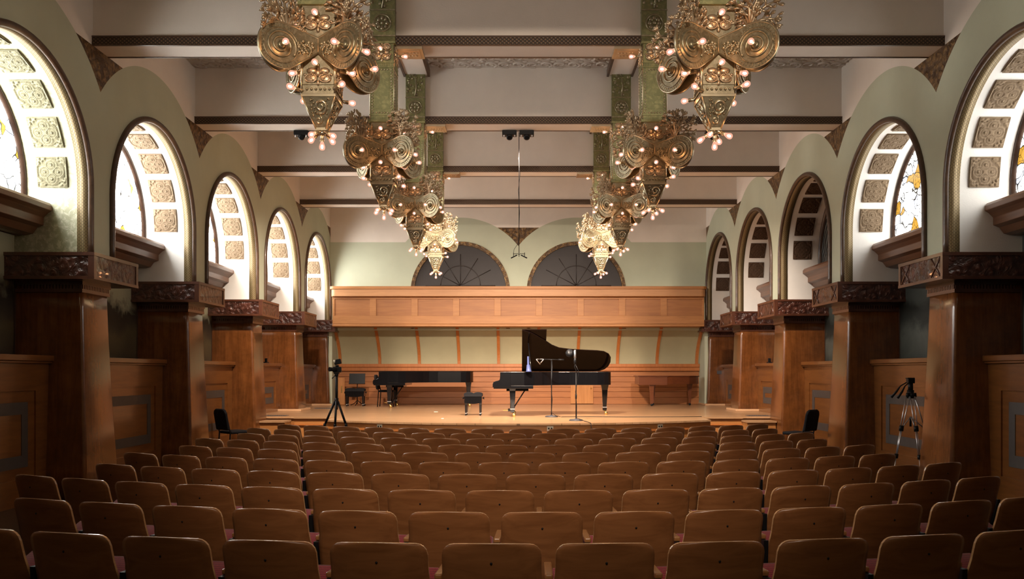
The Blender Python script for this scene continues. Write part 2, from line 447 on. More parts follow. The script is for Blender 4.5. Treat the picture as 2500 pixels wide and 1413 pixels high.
M['mural_warm'] = m_mural('landscape_mural', (0.34, 0.33, 0.22), (0.045, 0.034, 0.022), (0.09, 0.07, 0.035))
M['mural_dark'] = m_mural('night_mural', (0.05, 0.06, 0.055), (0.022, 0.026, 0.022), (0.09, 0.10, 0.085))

def m_bulb():
    m, nt, N, L, B = new_mat('frosted_bulb_glass')
    out = [n for n in N if n.type == 'OUTPUT_MATERIAL'][0]
    tr = N.new('ShaderNodeBsdfTransparent'); tr.inputs[0].default_value = (1.0, 0.85, 0.78, 1)
    em = N.new('ShaderNodeEmission'); em.inputs[0].default_value = (1.0, 0.52, 0.38, 1); em.inputs[1].default_value = 0.8
    mx = N.new('ShaderNodeMixShader'); mx.inputs[0].default_value = 0.42
    L.new(tr.outputs[0], mx.inputs[1]); L.new(em.outputs[0], mx.inputs[2]); L.new(mx.outputs[0], out.inputs[0])
    return m
def m_filament():
    m, nt, N, L, B = new_mat('glowing_filament')
    B.inputs['Base Color'].default_value = (1, 0.6, 0.3, 1)
    B.inputs['Emission Color'].default_value = (1.0, 0.50, 0.22, 1); B.inputs['Emission Strength'].default_value = FILAMENT
    return m
M['bulb'] = m_bulb(); M['filament'] = m_filament()

# ------------------------------------------------------------------ layout constants
XW = 5.65                     # wall plane
BAY = 3.49
C0 = 9.50                     # centre of the nearest arch in view
SPR = 4.08                    # spring line of the arches
R_OP, R_MO, R_GR = 1.42, 1.49, 2.21
CAP_T, CAP_B = 3.19, 2.845
BEAM_B, CEIL = 5.99, 7.0
YB = 25.0                     # back wall
STG = 0.65                    # stage height
bays = [C0 + BAY*k for k in range(-2, 5)]         # index 2 is the nearest in view
piers = [C0 - BAY/2 + BAY*k for k in range(-2, 6)]
def P(side, s, t, z): return (side*(XW+t), s, z)

# ------------------------------------------------------------------ floor and stage
fl = MB(); fl.box(-7.2, 7.2, -2.5, 26.4, -0.12, 0.0)
tag(fl.build('floor', M['hall_floor']), 'dark wooden hall floor beneath the rows of seats', 'floor', kind='structure')

def front_y(x): return 16.15 + 1.25*(abs(x)/4.03)**2
arc = [(-4.03 + 8.06*k/24) for k in range(25)]
poly = [(x, front_y(x)) for x in arc] + [(4.06, 18.5), (5.0, 18.5), (5.0, 18.62), (6.5, 18.62), (6.5, 26.3), (-6.5, 26.3), (-6.5, 18.62), (-5.0, 18.62), (-5.0, 18.5), (-4.06, 18.5)]
def inset(pl, d):
    return [(x, y + d) if y < 18.9 else (x, y) for x, y in pl]
sroot = empty('stage_floor', (0, 16.15, 0))
tag(sroot, 'raised orange maple stage with gently bowed front edge', 'stage', kind='structure')
def rel(mb): return mb.xf(Matrix.Translation((0, -16.15, 0)))
s1 = MB(); s1.prism(poly, 'z', STG-0.035, STG)
rel(s1).build('stage_boards', M['stage_floor'], sroot)
s2 = MB(); s2.prism(inset(poly, 0.045), 'z', STG-0.16, STG-0.035)
rel(s2).build('stage_fascia', M['maple'], sroot)
s3 = MB(); s3.prism(inset(poly, 0.02), 'z', STG-0.185, STG-0.16)
rel(s3).build('stage_bead', M['rib'], sroot)
s4 = MB(); s4.prism(inset(poly, 0.06), 'z', 0.0, STG-0.185)
rel(s4).build('stage_base', M['maple'], sroot)

def side_step(sd, lab):
    r = empty('stage_step', (sd*5.35, 18.1, 0))
    tag(r, lab, 'step', kind='structure')
    a = MB(); a.box(-0.36, 0.26, 0.02, 0.5, 0.0, 0.55); a.build('step_riser', M['maple'], r)
    a = MB(); a.box(-0.38, 0.27, -0.02, 0.5, 0.55, 0.585); a.build('step_tread', M['stage_floor'], r)
side_step(-1, 'wooden step block at the left end of the stage')
side_step(1, 'wooden step block at the right end of the stage')

# ------------------------------------------------------------------ arcade walls
def arch_path(R, zb, n=40, over=0.0):
    """points of a stilted arch: (s, z, ns, nz, length)"""
    pts = []
    L = 0
    for k in range(5):
        z = zb + (SPR-zb)*k/5.0
        pts.append((R, z, 1, 0))
    for k in range(n+1):
        a = PI*k/n
        pts.append((R*math.cos(a), SPR+R*math.sin(a), math.cos(a), math.sin(a)))
    for k in range(1, 6):
        pts.append((-R, SPR + (zb-SPR)*k/5.0, -1, 0))
    out = []; prev = None
    for p in pts:
        if prev: L += math.hypot(p[0]-prev[0], p[1]-prev[1])
        out.append((*p, L)); prev = p
    return out
def sweep(mb, side, c, path, prof, m=0, closed=False, sm=True):
    """prof: list of (t, dr); the profile is swept along the arch path"""
    n = len(prof)
    base = mb.add([P(side, c+s+ns*dr, t, z+nz*dr) for (s, z, ns, nz, L) in path for (t, dr) in prof])
    w = [0]
    for k in range(1, n+1):
        a, b = prof[k-1], prof[k % n]; w.append(w[-1]+math.hypot(a[0]-b[0], a[1]-b[1]))
    for i in range(len(path)-1):
        for k in range(n if closed else n-1):
            k2 = (k+1) % n
            uv = [(path[i][4], w[k]), (path[i][4], w[k+1]), (path[i+1][4], w[k+1]), (path[i+1][4], w[k])]
            mb.face((base+i*n+k, base+i*n+k2, base+(i+1)*n+k2, base+(i+1)*n+k), m, uv, sm)
    if closed:
        mb.face([base+k for k in range(n)], m); e = base+(len(path)-1)*n; mb.face([e+k for k in range(n)], m)

a_clip = math.acos((BAY/2)/R_GR)
a_sof = math.asin((BEAM_B-SPR)/R_GR)
angs = sorted(set([round(PI*k/64, 6) for k in range(65)] + [a_clip, PI-a_clip, a_sof, PI-a_sof]))
def wall_bay(mb, pt, c, h=BAY/2):
    """green arch band (0), cream above (1), gilded spandrel (2); pt maps (s, z) to a point"""
    pr = []
    for a in angs:
        co, si = math.cos(a), math.sin(a)
        r = R_GR
        if r*abs(co) > h: r = h/abs(co)
        pr.append((a, (c+R_MO*co, SPR+R_MO*si), (c+r*co, SPR+r*si)))
    for (a, i0, o0), (b, i1, o1) in zip(pr, pr[1:]):
        mb.quad(pt(*i0), pt(*o0), pt(*o1), pt(*i1), 0)
        mid = (a+b)/2
        if R_GR*abs(math.cos(mid)) < h:
            if mid < a_sof or mid > PI-a_sof:
                mb.quad(pt(*o0), pt(o0[0], BEAM_B), pt(o1[0], BEAM_B), pt(*o1), 2)
                mb.quad(pt(o0[0], BEAM_B), pt(o0[0], CEIL), pt(o1[0], CEIL), pt(o1[0], BEAM_B), 1)
            else:
                mb.quad(pt(*o0), pt(o0[0], CEIL), pt(o1[0], CEIL), pt(*o1), 1)
    for sg in (-1, 1):
        mb.quad(pt(c+sg*R_MO, CAP_T-0.1), pt(c+sg*h, CAP_T-0.1), pt(c+sg*h, SPR), pt(c+sg*R_MO, SPR), 0)

for side, nm in ((-1, 'left'), (1, 'right')):
    mb = MB()
    for c in bays: wall_bay(mb, lambda s, z: P(side, s, 0.0, z), c)
    # solid piers behind the face, outer wall and plain wall towards the rear
    for k, p in enumerate(piers):
        x0, x1 = sorted((side*(XW+0.02), side*(XW+1.0)))
        mb.box(x0, x1, p-0.31, min(p+0.31, 25.3), CAP_T-0.1, SPR, 0)
        xa, xb = sorted((side*(XW+0.93), side*(XW+1.0)))
        mb.box(xa, xb, p-0.40, min(p+0.40, 25.3), 0.0, CAP_T-0.1, 3)
    x0, x1 = sorted((side*(XW+1.0), side*(XW+1.1)))
    mb.box(x0, x1, -2.4, 26.3, 0.0, SPR-0.24, 0)
    mb.box(min(side*XW, side*(XW+1.0)), max(side*XW, side*(XW+1.0)), -2.4, piers[0]-0.2, 0, CEIL, 0)
    mb.build('wall_'+nm, [M['green'], M['white'], M['gold_relief'], M['frame']])
    tag(bpy.data.objects['wall_'+nm], 'arcaded %s side wall of green plaster with cream above and gilded spandrels' % nm, 'wall', kind='structure')

# window walls around the glass (outer skin above the sill)
def coffer_mesh():
    n = 34; hw = 0.195
    mb = MB()
    ctr = [(0, 0.088), (0, -0.088), (0.088, 0), (-0.088, 0)]
    rnd = random.Random(4)
    blobs = []
    for sx in (-1, 1):
        for sy in (-1, 1):
            for q in range(26):
                a, b = rnd.random(), rnd.random()
                if a+b > 1: a, b = 1-a, 1-b
                blobs.append((sx*(0.175-0.10*a), sy*(0.175-0.10*b), 0.010+0.008*rnd.random()))
    def h(x, y):
        z = 0.0
        for cx, cy in ctr:
            d = math.hypot(x-cx, y-cy)
            if d < 0.075:
                z = max(z, 0.0135 + 0.0055*math.cos(d/0.075*PI*4.2))
                if d < 0.018: z = max(z, 0.026)
        d0 = math.hypot(x, y)
        if d0 < 0.172: z = max(z, 0.0095)
        if d0 < 0.026: z = max(z, 0.020)
        for bx, by, br in blobs:
            d = math.hypot(x-bx, y-by)
            if d < br: z = max(z, 0.018*math.sqrt(1-(d/br)**2)+0.004)
        if max(abs(x), abs(y)) > 0.182: z = 0.014
        return z
    g = [[(-hw+2*hw*i/n, -hw+2*hw*j/n) for j in range(n+1)] for i in range(n+1)]
    i0 = mb.add([(x, y, h(x, y)) for row in g for (x, y) in row])
    for i in range(n):
        for j in range(n):
            q = i0+i*(n+1)+j
            mb.face((q, q+n+1, q+n+2, q+1), 0, None, True)
    mb.box(-hw, hw, -hw, hw, -0.02, 0.001)
    return mb
cof = coffer_mesh()
def panel_data(name, mat):
    o = cof.build(name, mat); me = o.data; bpy.data.objects.remove(o); return me
PANEL = {k: panel_data('ornament_panel', M[k]) for k in ('panel_gold', 'panel_dark', 'panel_olive')}

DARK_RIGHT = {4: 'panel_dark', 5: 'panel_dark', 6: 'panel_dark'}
BAYWORD = {2: 'first', 3: 'second', 4: 'third', 5: 'fourth', 6: 'fifth'}
ntrim = 0; nwin = 0
for side, nm in ((-1, 'left'), (1, 'right')):
    for k, c in enumerate(bays):
        ntrim += 1; nwin += 1
        word = BAYWORD.get(k, 'rear')
        dark = side > 0 and k in DARK_RIGHT
        root = empty('trim_%d' % ntrim, P(side, c, 0, CAP_T))
        tag(root, 'deep arch lining with ornament squares of the %s arch on the %s' % (word, nm), 'arch lining', kind='structure')
        if k < 2: root['label'] = 'arch lining behind the camera, %s on the %s' % ('nearer' if k else 'farther', nm)
        org = Matrix.Translation(Vector(P(side, c, 0, CAP_T))).inverted()
        path = arch_path(R_OP, CAP_T-0.02)
        mb = MB(); sweep(mb, side, c, path, [(0.14, 0), (0.98, 0)])
        lin = M['stencil'] if (side < 0 and k == 2) else M['lining']
        mb.xf(org).build('reveal_lining', lin, root)
        mb = MB(); sweep(mb, side, c, path, [(0.0, 0.0), (0.0, -0.012), (0.14, -0.012), (0.14, 0.0)])
        mb.xf(org).build('gold_border', M['gold_border'], root)
        mb = MB()
        prof = [(-0.012+0.045*math.cos(2*PI*q/10), 0.035+0.045*math.sin(2*PI*q/10)) for q in range(10)]
        sweep(mb, side, c, path, prof, 0, True)
        mb.xf(org).build('arch_moulding', M['moulding'], root)
        if k >= 2:
            for q in range(9):
                a = PI*(q+0.5)/9.0 * (4.46-0.0)/4.46
                a = 0.137 + (PI-0.274)*q/8.0
                pos = Vector(P(side, c+(R_OP-0.019)*math.cos(a), 0.455, SPR+(R_OP-0.019)*math.sin(a)))
                nrm = Vector((0, -math.cos(a), -math.sin(a)))
                tx = Vector((side, 0, 0)); ty = nrm.cross(tx)
                mt = Matrix((tx, ty, nrm)).transposed().to_4x4(); mt.translation = pos
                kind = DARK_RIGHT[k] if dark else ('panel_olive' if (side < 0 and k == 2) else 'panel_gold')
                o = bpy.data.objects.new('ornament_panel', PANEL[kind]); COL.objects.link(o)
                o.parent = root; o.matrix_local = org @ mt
        # window
        wr = empty('window_%d' % nwin, P(side, c, 0.8, SPR-0.24))
        tag(wr, ('dark unlit arched stained-glass window in the %s arch on the %s' if dark else 'bright arched stained-glass window in the %s arch on the %s') % (word, nm), 'window', kind='structure')
        if k < 2: wr['label'] = 'arched stained-glass window behind the camera, %s on the %s' % ('nearer' if k else 'farther', nm)
        worg = Matrix.Translation(Vector(P(side, c, 0.8, SPR-0.24))).inverted()
        p2 = arch_path(1.42, SPR-0.26)
        mb = MB(); sweep(mb, side, c, p2, [(0.80, 0.01), (0.80, -0.035), (0.87, -0.05), (0.98, -0.05), (0.98, 0.01)], 0, True)
        if side > 0 or k > 2: mb.box(*sorted((side*(XW+0.8), side*(XW+0.9))), c-1.4, c+1.4, SPR-0.27, SPR-0.22)
        mb.xf(worg).build('window_frame', M['frame'], wr)
        mb = MB()
        pp = arch_path(1.38, SPR-0.24, 32)
        mb.prism([(c+s, z) for s, z, *_ in pp], 'x', side*(XW+0.86), side*(XW+0.885))
        gm = 'glass_rear' if k < 2 else ('glass_unlit' if dark else ('glass_left' if side < 0 else 'glass_right'))
        if side > 0 and k < 2: gm = 'glass_unlit'
        mb.xf(worg).build('glass_pane', M[gm], wr)
        mb = MB()   # moulded wooden sill below the glass
        pf = [(0.80, 3.87), (0.50, 3.87), (0.47, 3.83), (0.47, 3.77), (0.52, 3.74), (0.58, 3.68), (0.58, 3.58), (0.66, 3.55), (0.72, 3.47), (0.80, 3.45), (0.98, 3.45), (0.98, 3.87)]
        mb.prism([(side*(XW+t), z) for t, z in pf], 'y', c-R_OP+0.003, c+R_OP-0.003)
        mb.xf(worg).build('window_sill', M['sill'], wr, bevel=0.006)
        # mural in the niche below
        if k >= 2:
            mb = MB(); mb.box(*sorted((side*(XW+0.93), side*(XW+0.985))), c-1.355, c+1.355, 1.88, 3.44)
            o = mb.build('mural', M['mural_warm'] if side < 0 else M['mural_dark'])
            tag(o, 'dark painted landscape mural below the window of the %s arch on the %s' % (word, nm), 'mural', 'painted murals in the arcade niches')

# ------------------------------------------------------------------ wainscot
def wainscot(side, c, lab, z0=0.0):
    global ntrim
    ntrim += 1
    org = Vector((side*6.14, c, z0)); r = empty('trim_%d' % ntrim, org)
    tag(r, lab, 'wainscot', kind='structure')
    Mx = Matrix.Translation(-org)
    def X(t): return side*(6.14+t)
    def bx(mb, t0, t1, y0, y1, za, zb, m=0): mb.box(*sorted((X(t0), X(t1))), c+y0, c+y1, za, zb, m)
    H = 1.87
    mb = MB()      # stiles and rails around the sunk panel
    pt, pb = 1.42, max(0.33, z0+0.13)
    bx(mb, 0, 0.5, -1.42, -1.08, z0, H-0.05); bx(mb, 0, 0.5, 1.08, 1.42, z0, H-0.05)
    bx(mb, 0, 0.5, -1.08, 1.08, pt, H-0.05); bx(mb, 0, 0.5, -1.08, 1.08, z0, pb)
    bx(mb, 0.02, 0.5, -1.08, 1.08, pb, pt)
    mb.xf(Mx).build('wainscot_field', M['wainscot'], r)
    mb = MB(); bx(mb, -0.07, 0.5, -1.42, 1.42, H-0.075, H); bx(mb, -0.045, 0.4, -1.42, 1.42, H-0.105, H-0.075)
    mb.xf(Mx).build('cap_rail', M['wainscot'], r, bevel=0.008)
    mb = MB()      # grey inlaid band
    zb0, zb1 = max(0.47, z0+0.22), 1.28
    w, hh = 0.13, 0.15
    bx(mb, 0.012, 0.05, -0.93, -0.93+w, zb0, zb1); bx(mb, 0.012, 0.05, 0.93-w, 0.93, zb0, zb1)
    bx(mb, 0.012, 0.05, -0.93+w, 0.93-w, zb0, zb0+hh); bx(mb, 0.012, 0.05, -0.93+w, 0.93-w, zb1-hh, zb1)
    mb.xf(Mx).build('grey_band', M['grey_inlay'], r)
for side, nm in ((-1, 'left'), (1, 'right')):
    for k, c in enumerate(bays):
        lab = 'panelled wooden wainscot with grey inlaid band under the %s arch on the %s' % (BAYWORD.get(k, ''), nm) if k >= 2 else 'panelled wainscot behind the camera, %s on the %s' % ('nearer' if k else 'farther', nm)
        wainscot(side, c, lab, STG if k >= 5 else 0.0)

# ------------------------------------------------------------------ pillars
def rrect(x0, x1, y0, y1, z, r, n=5):
    pts = []
    for cx, cy, a0 in ((x1-r, y1-r, 0), (x0+r, y1-r, PI/2), (x0+r, y0+r, PI), (x1-r, y0+r, 1.5*PI)):
        for k in range(n+1):
            a = a0+PI/2*k/n; pts.append((cx+r*math.cos(a), cy+r*math.sin(a), z))
    return pts
PILLARW = {2: 'first', 3: 'second', 4: 'third', 5: 'fourth', 6: 'fifth', 7: 'sixth'}
for side, nm in ((-1, 'left'), (1, 'right')):
    for k, p in enumerate(piers[1:], 1):
        z0 = STG if k >= 6 else 0.0
        vis = k >= 3
        org = Vector((side*6.0, p, z0)); r = empty('pillar', org); Mx = Matrix.Translation(-org)
        if vis:
            lab = 'tapered varnished pillar with carved capital, %s from the camera on the %s' % (ORD[k-2], nm)
        else:
            lab = 'tapered pillar behind the camera view, %s on the %s' % ('nearer' if k == 2 else 'farther', nm)
        tag(r, lab, 'pillar', 'arcade pillars', kind='structure')
        last = k == len(piers)-1
        rings = []
        for q in range(9):
            f = q/8.0; z = z0+(2.845-z0)*f
            g = (z/2.845)
            hw = 0.345 + 0.115*(1-g)**1.5; xi = 5.72 - 0.115*(1-g)**1.3
            y1 = p+hw
            if last: y1 = min(y1, 25.62)
            xs = sorted((side*xi, side*6.64))
            rings.append(rrect(xs[0], xs[1], p-hw, y1, z, 0.045))
        mb = MB(); mb.loft(rings)
        mb.xf(Mx).build('shaft', M['pillar'], r)
        mb = MB()
        for zz, e in ((2.70, 0.010), (2.80, 0.02)):
            xs = sorted((side*(5.715-e), side*6.6))
            mb.box(xs[0], xs[1], p-0.36-e, p+0.36+e, zz, zz+0.045)
        for q in range(17):
            y = p-0.336+0.042*q
            mb.box(*sorted((side*(5.715-0.012), side*5.8)), y-0.014, y+0.014, 2.745, 2.80)
        for q in range(19):
            x = side*(5.73+0.042*q)
            mb.box(x-0.014, x+0.014, p-0.366, p-0.3, 2.745, 2.80)
        mb.xf(Mx).build('collar', M['cap_plain'], r)
        mb = MB()
        xs = sorted((side*5.435, side*6.62)); ye = p+0.605
        mb.box(xs[0], xs[1], p-0.605, ye, CAP_B+0.01, CAP_T-0.02)
        cap = mb.xf(Mx).build('capital', M['cap'], r, bevel=0.012)
        mb = MB()
        xs = sorted((side*5.42, side*6.63)); a, b = xs
        for za, zb in ((CAP_B, CAP_B+0.04), (CAP_T-0.045, CAP_T)):
            mb.box(a, b, p-0.62, p+0.62, za, zb)
        e0 = side*5.423; e1 = side*5.50
        for yy in (p-0.617, p+0.557): mb.box(*sorted((e0, e1)), yy, yy+0.06, CAP_B+0.04, CAP_T-0.045)
        zA, zB = CAP_B+0.05, CAP_T-0.05
        if side > 0:   # crossed lattice ends
            for yc in (p-0.42, p+0.42):
                for sg in (-1, 1):
                    mb.tube([(e0+side*0.012, yc-0.12, (zA+zB)/2 - sg*0.12), (e0+side*0.012, yc+0.12, (zA+zB)/2 + sg*0.12)], 0.014, 5)
        mb.xf(Mx).build('capital_frame', M['cap_plain'], r)
        if z0 > 0:
            mb = MB(); mb.box(*sorted((side*5.55, side*6.5)), p-0.50, p+0.50, STG, STG+0.055)
            mb.xf(Mx).build('base_trim', M['trim_pale'], r, bevel=0.01)

# ------------------------------------------------------------------ ceiling and beams
mb = MB(); mb.box(-XW-0.02, XW+0.02, -2.5, 25.9, CEIL, CEIL+0.1)
# strips of scrolled relief along the beams
cr = mb.build('ceiling', M['ceil'])
tag(cr, 'flat plaster ceiling between the deep beams', 'ceiling', kind='structure')
beam_y = [p for p in piers if p < 24.5]
for k, y in enumerate(beam_y):
    for yy, w in ((y-0.2-0.62, 0.62), (y+0.2, 0.62)):
        if y < 4 or y > 20: continue
        mb = MB(); mb.box(-XW, XW, yy, yy+w, CEIL-0.03, CEIL+0.01)
        yc = yy+w/2
        for q in range(47):
            xq = -5.5+0.239*q
            for row in (-1, 1):
                sgn = 1 if (q+(row > 0)) % 2 else -1
                pts = []
                for e in range(19):
                    a = 2*PI*e/11.0; r_ = 0.125*(1-0.85*e/18)
                    pts.append((xq+r_*math.cos(a*sgn+1.0), yc+row*0.15+r_*math.sin(a*sgn+1.0), CEIL-0.032))
                mb.tube(pts, [0.026-0.0008*e for e in range(19)], 5, 0)
            for e in range(3):
                mb.ball((xq+0.12, yc-0.14+0.14*e, CEIL-0.034), (0.05, 0.03, 0.022), 6, 4, 0)
        o = mb.build('scroll_frieze', M['ceil'], cr)
BEAMW = {2: 'nearest', 3: 'second', 4: 'third', 5: 'fourth', 6: 'fifth'}
for k, y in enumerate(beam_y):
    r = empty('ceiling_beam', (0, y, BEAM_B)); Mx = Matrix.Translation((0, -y, -BEAM_B))
    tag(r, 'deep plaster ceiling beam with dark ornament strip, %s from the camera' % (ORD[k-2] if k > 2 else ('overhead just out of view' if k == 2 else 'behind it ' + ('close' if k == 1 else 'far'))), 'beam', 'ceiling beams', kind='structure')
    mb = MB(); mb.box(-XW-0.02, XW+0.02, y-0.2, y+0.2, BEAM_B, CEIL+0.02)
    mb.xf(Mx).build('beam', M['white'], r)
    mb = MB()
    za, zb = BEAM_B-0.008, BEAM_B+0.115
    for yf in (y-0.23, y+0.23):
        ya, yb2 = (yf, yf+0.03) if yf < y else (yf-0.03, yf)
        mb.box(-XW, XW, ya, yb2, za, zb, 1)
        yv = yf-0.0015 if yf < y else yf+0.0015
        mb.quad((-XW, yv, za+0.012), (XW, yv, za+0.012), (XW, yv, zb-0.016), (-XW, yv, zb-0.016), 0, [(0, 0), (2*XW, 0), (2*XW, 0.11), (0, 0.11)])
        mb.box(-XW, XW, ya-0.008, yb2+0.008, zb-0.014, zb+0.004, 1)
    mb.xf(Mx).build('ornament_strip', [M['beam_scales'], M['moulding']], r)
for k in range(len(beam_y)):
    ya = beam_y[k]+0.23; yb = (beam_y[k+1]-0.23) if k+1 < len(beam_y) else YB
    for sx in (-1, 1):
        xc = sx*1.77
        r = empty('ceiling_joist', (xc, (ya+yb)/2, 6.8)); Mx = Matrix.Translation((-xc, -(ya+yb)/2, -6.8))
        tag(r, 'shallow lengthwise joist with dark edges, %s side, %s' % ('left' if sx < 0 else 'right', ('beyond beam %s from the camera' % ORD[k-2]) if k > 2 else 'over the seats, bay %s' % ORD[k+1]), 'joist', 'lengthwise ceiling joists', kind='structure')
        mb = MB(); mb.box(xc-0.2, xc+0.2, ya, yb, 6.82, 7.02); mb.xf(Mx).build('joist', M['white'], r)
        mb = MB()
        for e in (-0.23, 0.19): mb.box(xc+e, xc+e+0.04, ya, yb, 6.80, 6.92)
        mb.xf(Mx).build('edge_strip', M['moulding'], r)

# ------------------------------------------------------------------ rear wall behind the camera, back wall of the stage
mb = MB(); mb.box(-XW-0.1, XW+0.1, -2.5, -2.4, 0, CEIL)
tag(mb.build('wall_front', M['green']), 'plain wall behind the camera', 'wall', kind='structure')

mb = MB()
pt = lambda s, z: (s, YB, z)
for c in (-1.745, 1.745): wall_bay(mb, pt, c)
for sg in (-1, 1):          # green field beyond the two arches, cream above
    c = sg*5.235
    pr = []
    for a in [PI*k/40 for k in range(41)]:
        co, si = math.cos(a), math.sin(a); r = R_GR
        if r*abs(co) > BAY/2: r = BAY/2/abs(co)
        pr.append((c+r*co, SPR+r*si))
    mb.quad((sg*3.49, YB, 2.9), (sg*5.66, YB, 2.9), (sg*5.66, YB, 5.55), (sg*3.49, YB, 5.55), 0)
    mb.quad((sg*3.49, YB, 5.55), (sg*5.66, YB, 5.55), (sg*5.66, YB, CEIL), (sg*3.49, YB, CEIL), 1)
for sg in (-1, 1):
    c = sg*1.745
    mb.quad((c-BAY/2, YB, 2.9), (c+BAY/2, YB, 2.9), (c+BAY/2, YB, CAP_T-0.1), (c-BAY/2, YB, CAP_T-0.1), 0)
mb.box(-XW-0.3, XW+0.3, YB+0.45, YB+0.55, 2.9, CEIL, 0)
wb = mb.build('wall_back', [M['green'], M['white'], M['gold_relief']])
tag(wb, 'stage back wall of green plaster with twin arches and gilded centre spandrel', 'wall', kind='structure')
# the outer ends: gilded triangle of wall_bay stays only at the centre, cover the outer halves with plaster
mb = MB()
for sg in (-1, 1):
    pts = [(sg*3.49, SPR+math.sqrt(R_GR**2-(BAY/2)**2))]
    n = 24
    a0, a1 = a_clip, a_sof
    poly = [(sg*(1.745+R_GR*math.cos(a0+(a1-a0)*q/n)), SPR+R_GR*math.sin(a0+(a1-a0)*q/n)) for q in range(n+1)]
    lo = [p for p in poly if p[1] <= 5.55]; hi = [p for p in poly if p[1] > 5.55]
    zc = 5.55; xs_ = 1.745+math.sqrt(R_GR**2-(zc-SPR)**2)
    lo.append((sg*xs_, zc)); hi = [(sg*xs_, zc)]+hi
    pl = [(sg*3.495, lo[0][1])]+lo+[(sg*3.495, zc)]
    mb.prism(pl, 'y', YB-0.004, YB+0.002, 0)
    ph = [(sg*3.495, zc)]+hi+[(sg*3.495, BEAM_B+0.003)]
    mb.prism(ph, 'y', YB-0.004, YB+0.002, 1)
mb.build('plaster_patch', [M['green'], M['white']], wb)
for sg, w in ((-1, 'left'), (1, 'right')):
    ntrim += 1
    c = sg*1.745
    r = empty('trim_%d' % ntrim, (c, YB, CAP_T)); Mx = Matrix.Translation((-c, -YB, -CAP_T))
    tag(r, 'dark blind arch with gilded rim above the stage, %s one' % w, 'blind arch', kind='structure')
    pth = arch_path(1.40, 2.95)
    mb = MB()
    mb.prism([(c+s, z) for s, z, *_ in pth], 'y', YB+0.06, YB+0.1)
    mb.xf(Mx).build('dark_panel', M['dark_glass'], r)
    mb = MB()
    for q in range(7):
        a = PI*q/6
        mb.tube([(c, YB+0.055, 4.25), (c+1.05*math.cos(a), YB+0.055, 4.25+0.95*math.sin(a))], 0.011, 4)
    mb.tube([(c+0.6*math.cos(PI*q/20), YB+0.055, 4.25+0.6*math.sin(PI*q/20)) for q in range(21)], 0.012, 4)
    mb.xf(Mx).build('star_tracery', M['star_line'], r)
    mb = MB()
    i0 = mb.add([(c+s+ns*dr, y, z+nz*dr) for s, z, ns, nz, L in pth for (y, dr) in ((YB+0.1, -0.02), (YB-0.015, -0.02), (YB-0.02, 0.09), (YB+0.01, 0.095))])
    for q in range(len(pth)-1):
        for e in range(3):
            u = [(pth[q][4], e*.1), (pth[q][4], e*.1+.1), (pth[q+1][4], e*.1+.1), (pth[q+1][4], e*.1)]
            mb.face((i0+q*4+e, i0+q*4+e+1, i0+(q+1)*4+e+1, i0+(q+1)*4+e), 0, u)
    mb.xf(Mx).build('gilded_rim', M['gold_relief'], r)

# ------------------------------------------------------------------ stage shell
ntrim += 1
YF = 24.42
sh = empty('trim_%d' % ntrim, (0, YF, STG)); Mx = Matrix.Translation((0, -YF, -STG))
tag(sh, 'orange maple canopy and curved shell across the back of the stage', 'stage shell', kind='structure')
mb = MB()      # cornice with rounded ends
yc0 = YF-0.16
prof = [(-5.5, 0.0), (-5.5, 0.0)]
def cornice(z0, z1, e, m):
    x1 = 5.48+e; rr = 0.14
    pl = [(-x1, 25.0)]
    for q in range(7):
        a = PI + PI/2*q/6; pl.append((-x1+rr+rr*math.cos(a), yc0-e+rr+rr*math.sin(a)))
    for q in range(7):
        a = 1.5*PI + PI/2*q/6; pl.append((x1-rr+rr*math.cos(a), yc0-e+rr+rr*math.sin(a)))
    pl.append((x1, 25.0))
    mb.prism(pl, 'z', z0, z1, m)
cornice(4.07, 4.15, 0.035, 0); cornice(3.86, 4.07, 0.0, 1)
mb.xf(Mx).build('cornice', [M['maple'], M['maple_pale']], sh, bevel=0.006)
mb = MB()
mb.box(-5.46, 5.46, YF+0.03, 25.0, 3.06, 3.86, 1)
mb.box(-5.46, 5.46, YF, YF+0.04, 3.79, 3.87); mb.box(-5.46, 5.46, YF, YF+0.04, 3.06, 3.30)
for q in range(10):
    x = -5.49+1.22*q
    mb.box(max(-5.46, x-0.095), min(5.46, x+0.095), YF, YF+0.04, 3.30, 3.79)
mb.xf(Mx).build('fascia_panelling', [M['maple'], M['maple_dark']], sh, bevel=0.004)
mb = MB(); mb.box(-5.46, 5.46, YF-0.025, 25.05, 2.985, 3.055)
mb.xf(Mx).build('fascia_bead', M['maple'], sh, bevel=0.012)
# curved shell
cur = []
for q in range(13):
    f = q/12.0
    cur.append((24.95 + 0.85*math.sin(f*PI/2)**0.9 if f > 0 else 24.95, 3.0-1.10*f))
mb = MB()
i0 = mb.add([(x, y, z) for (y, z) in cur for x in (-5.6, 5.6)])
for q in range(12): mb.face((i0+2*q, i0+2*q+1, i0+2*q+3, i0+2*q+2), 0, None, True)
mb.xf(Mx).build('shell_curve', M['shell'], sh)
for q in range(10):
    x = -5.52+1.227*q; w_ = 0.044
    mb = MB()
    for (ya, za), (yb, zb) in zip(cur, cur[1:]):
        mb.hexa([(x-w_, ya-0.05, za), (x+w_, ya-0.05, za), (x+w_, ya+0.01, za), (x-w_, ya+0.01, za), (x-w_, yb-0.05, zb), (x+w_, yb-0.05, zb), (x+w_, yb+0.01, zb), (x-w_, yb+0.01, zb)])
    mb.xf(Mx).build('rib', M['rib'], sh)
mb = MB(); mb.box(-5.6, 5.6, 25.66, 26.0, 1.80, 1.90); mb.box(-5.6, 5.6, 25.70, 26.0, 1.68, 1.80)
mb.xf(Mx).build('dado_rail', M['rib'], sh, bevel=0.01)
mb = MB()
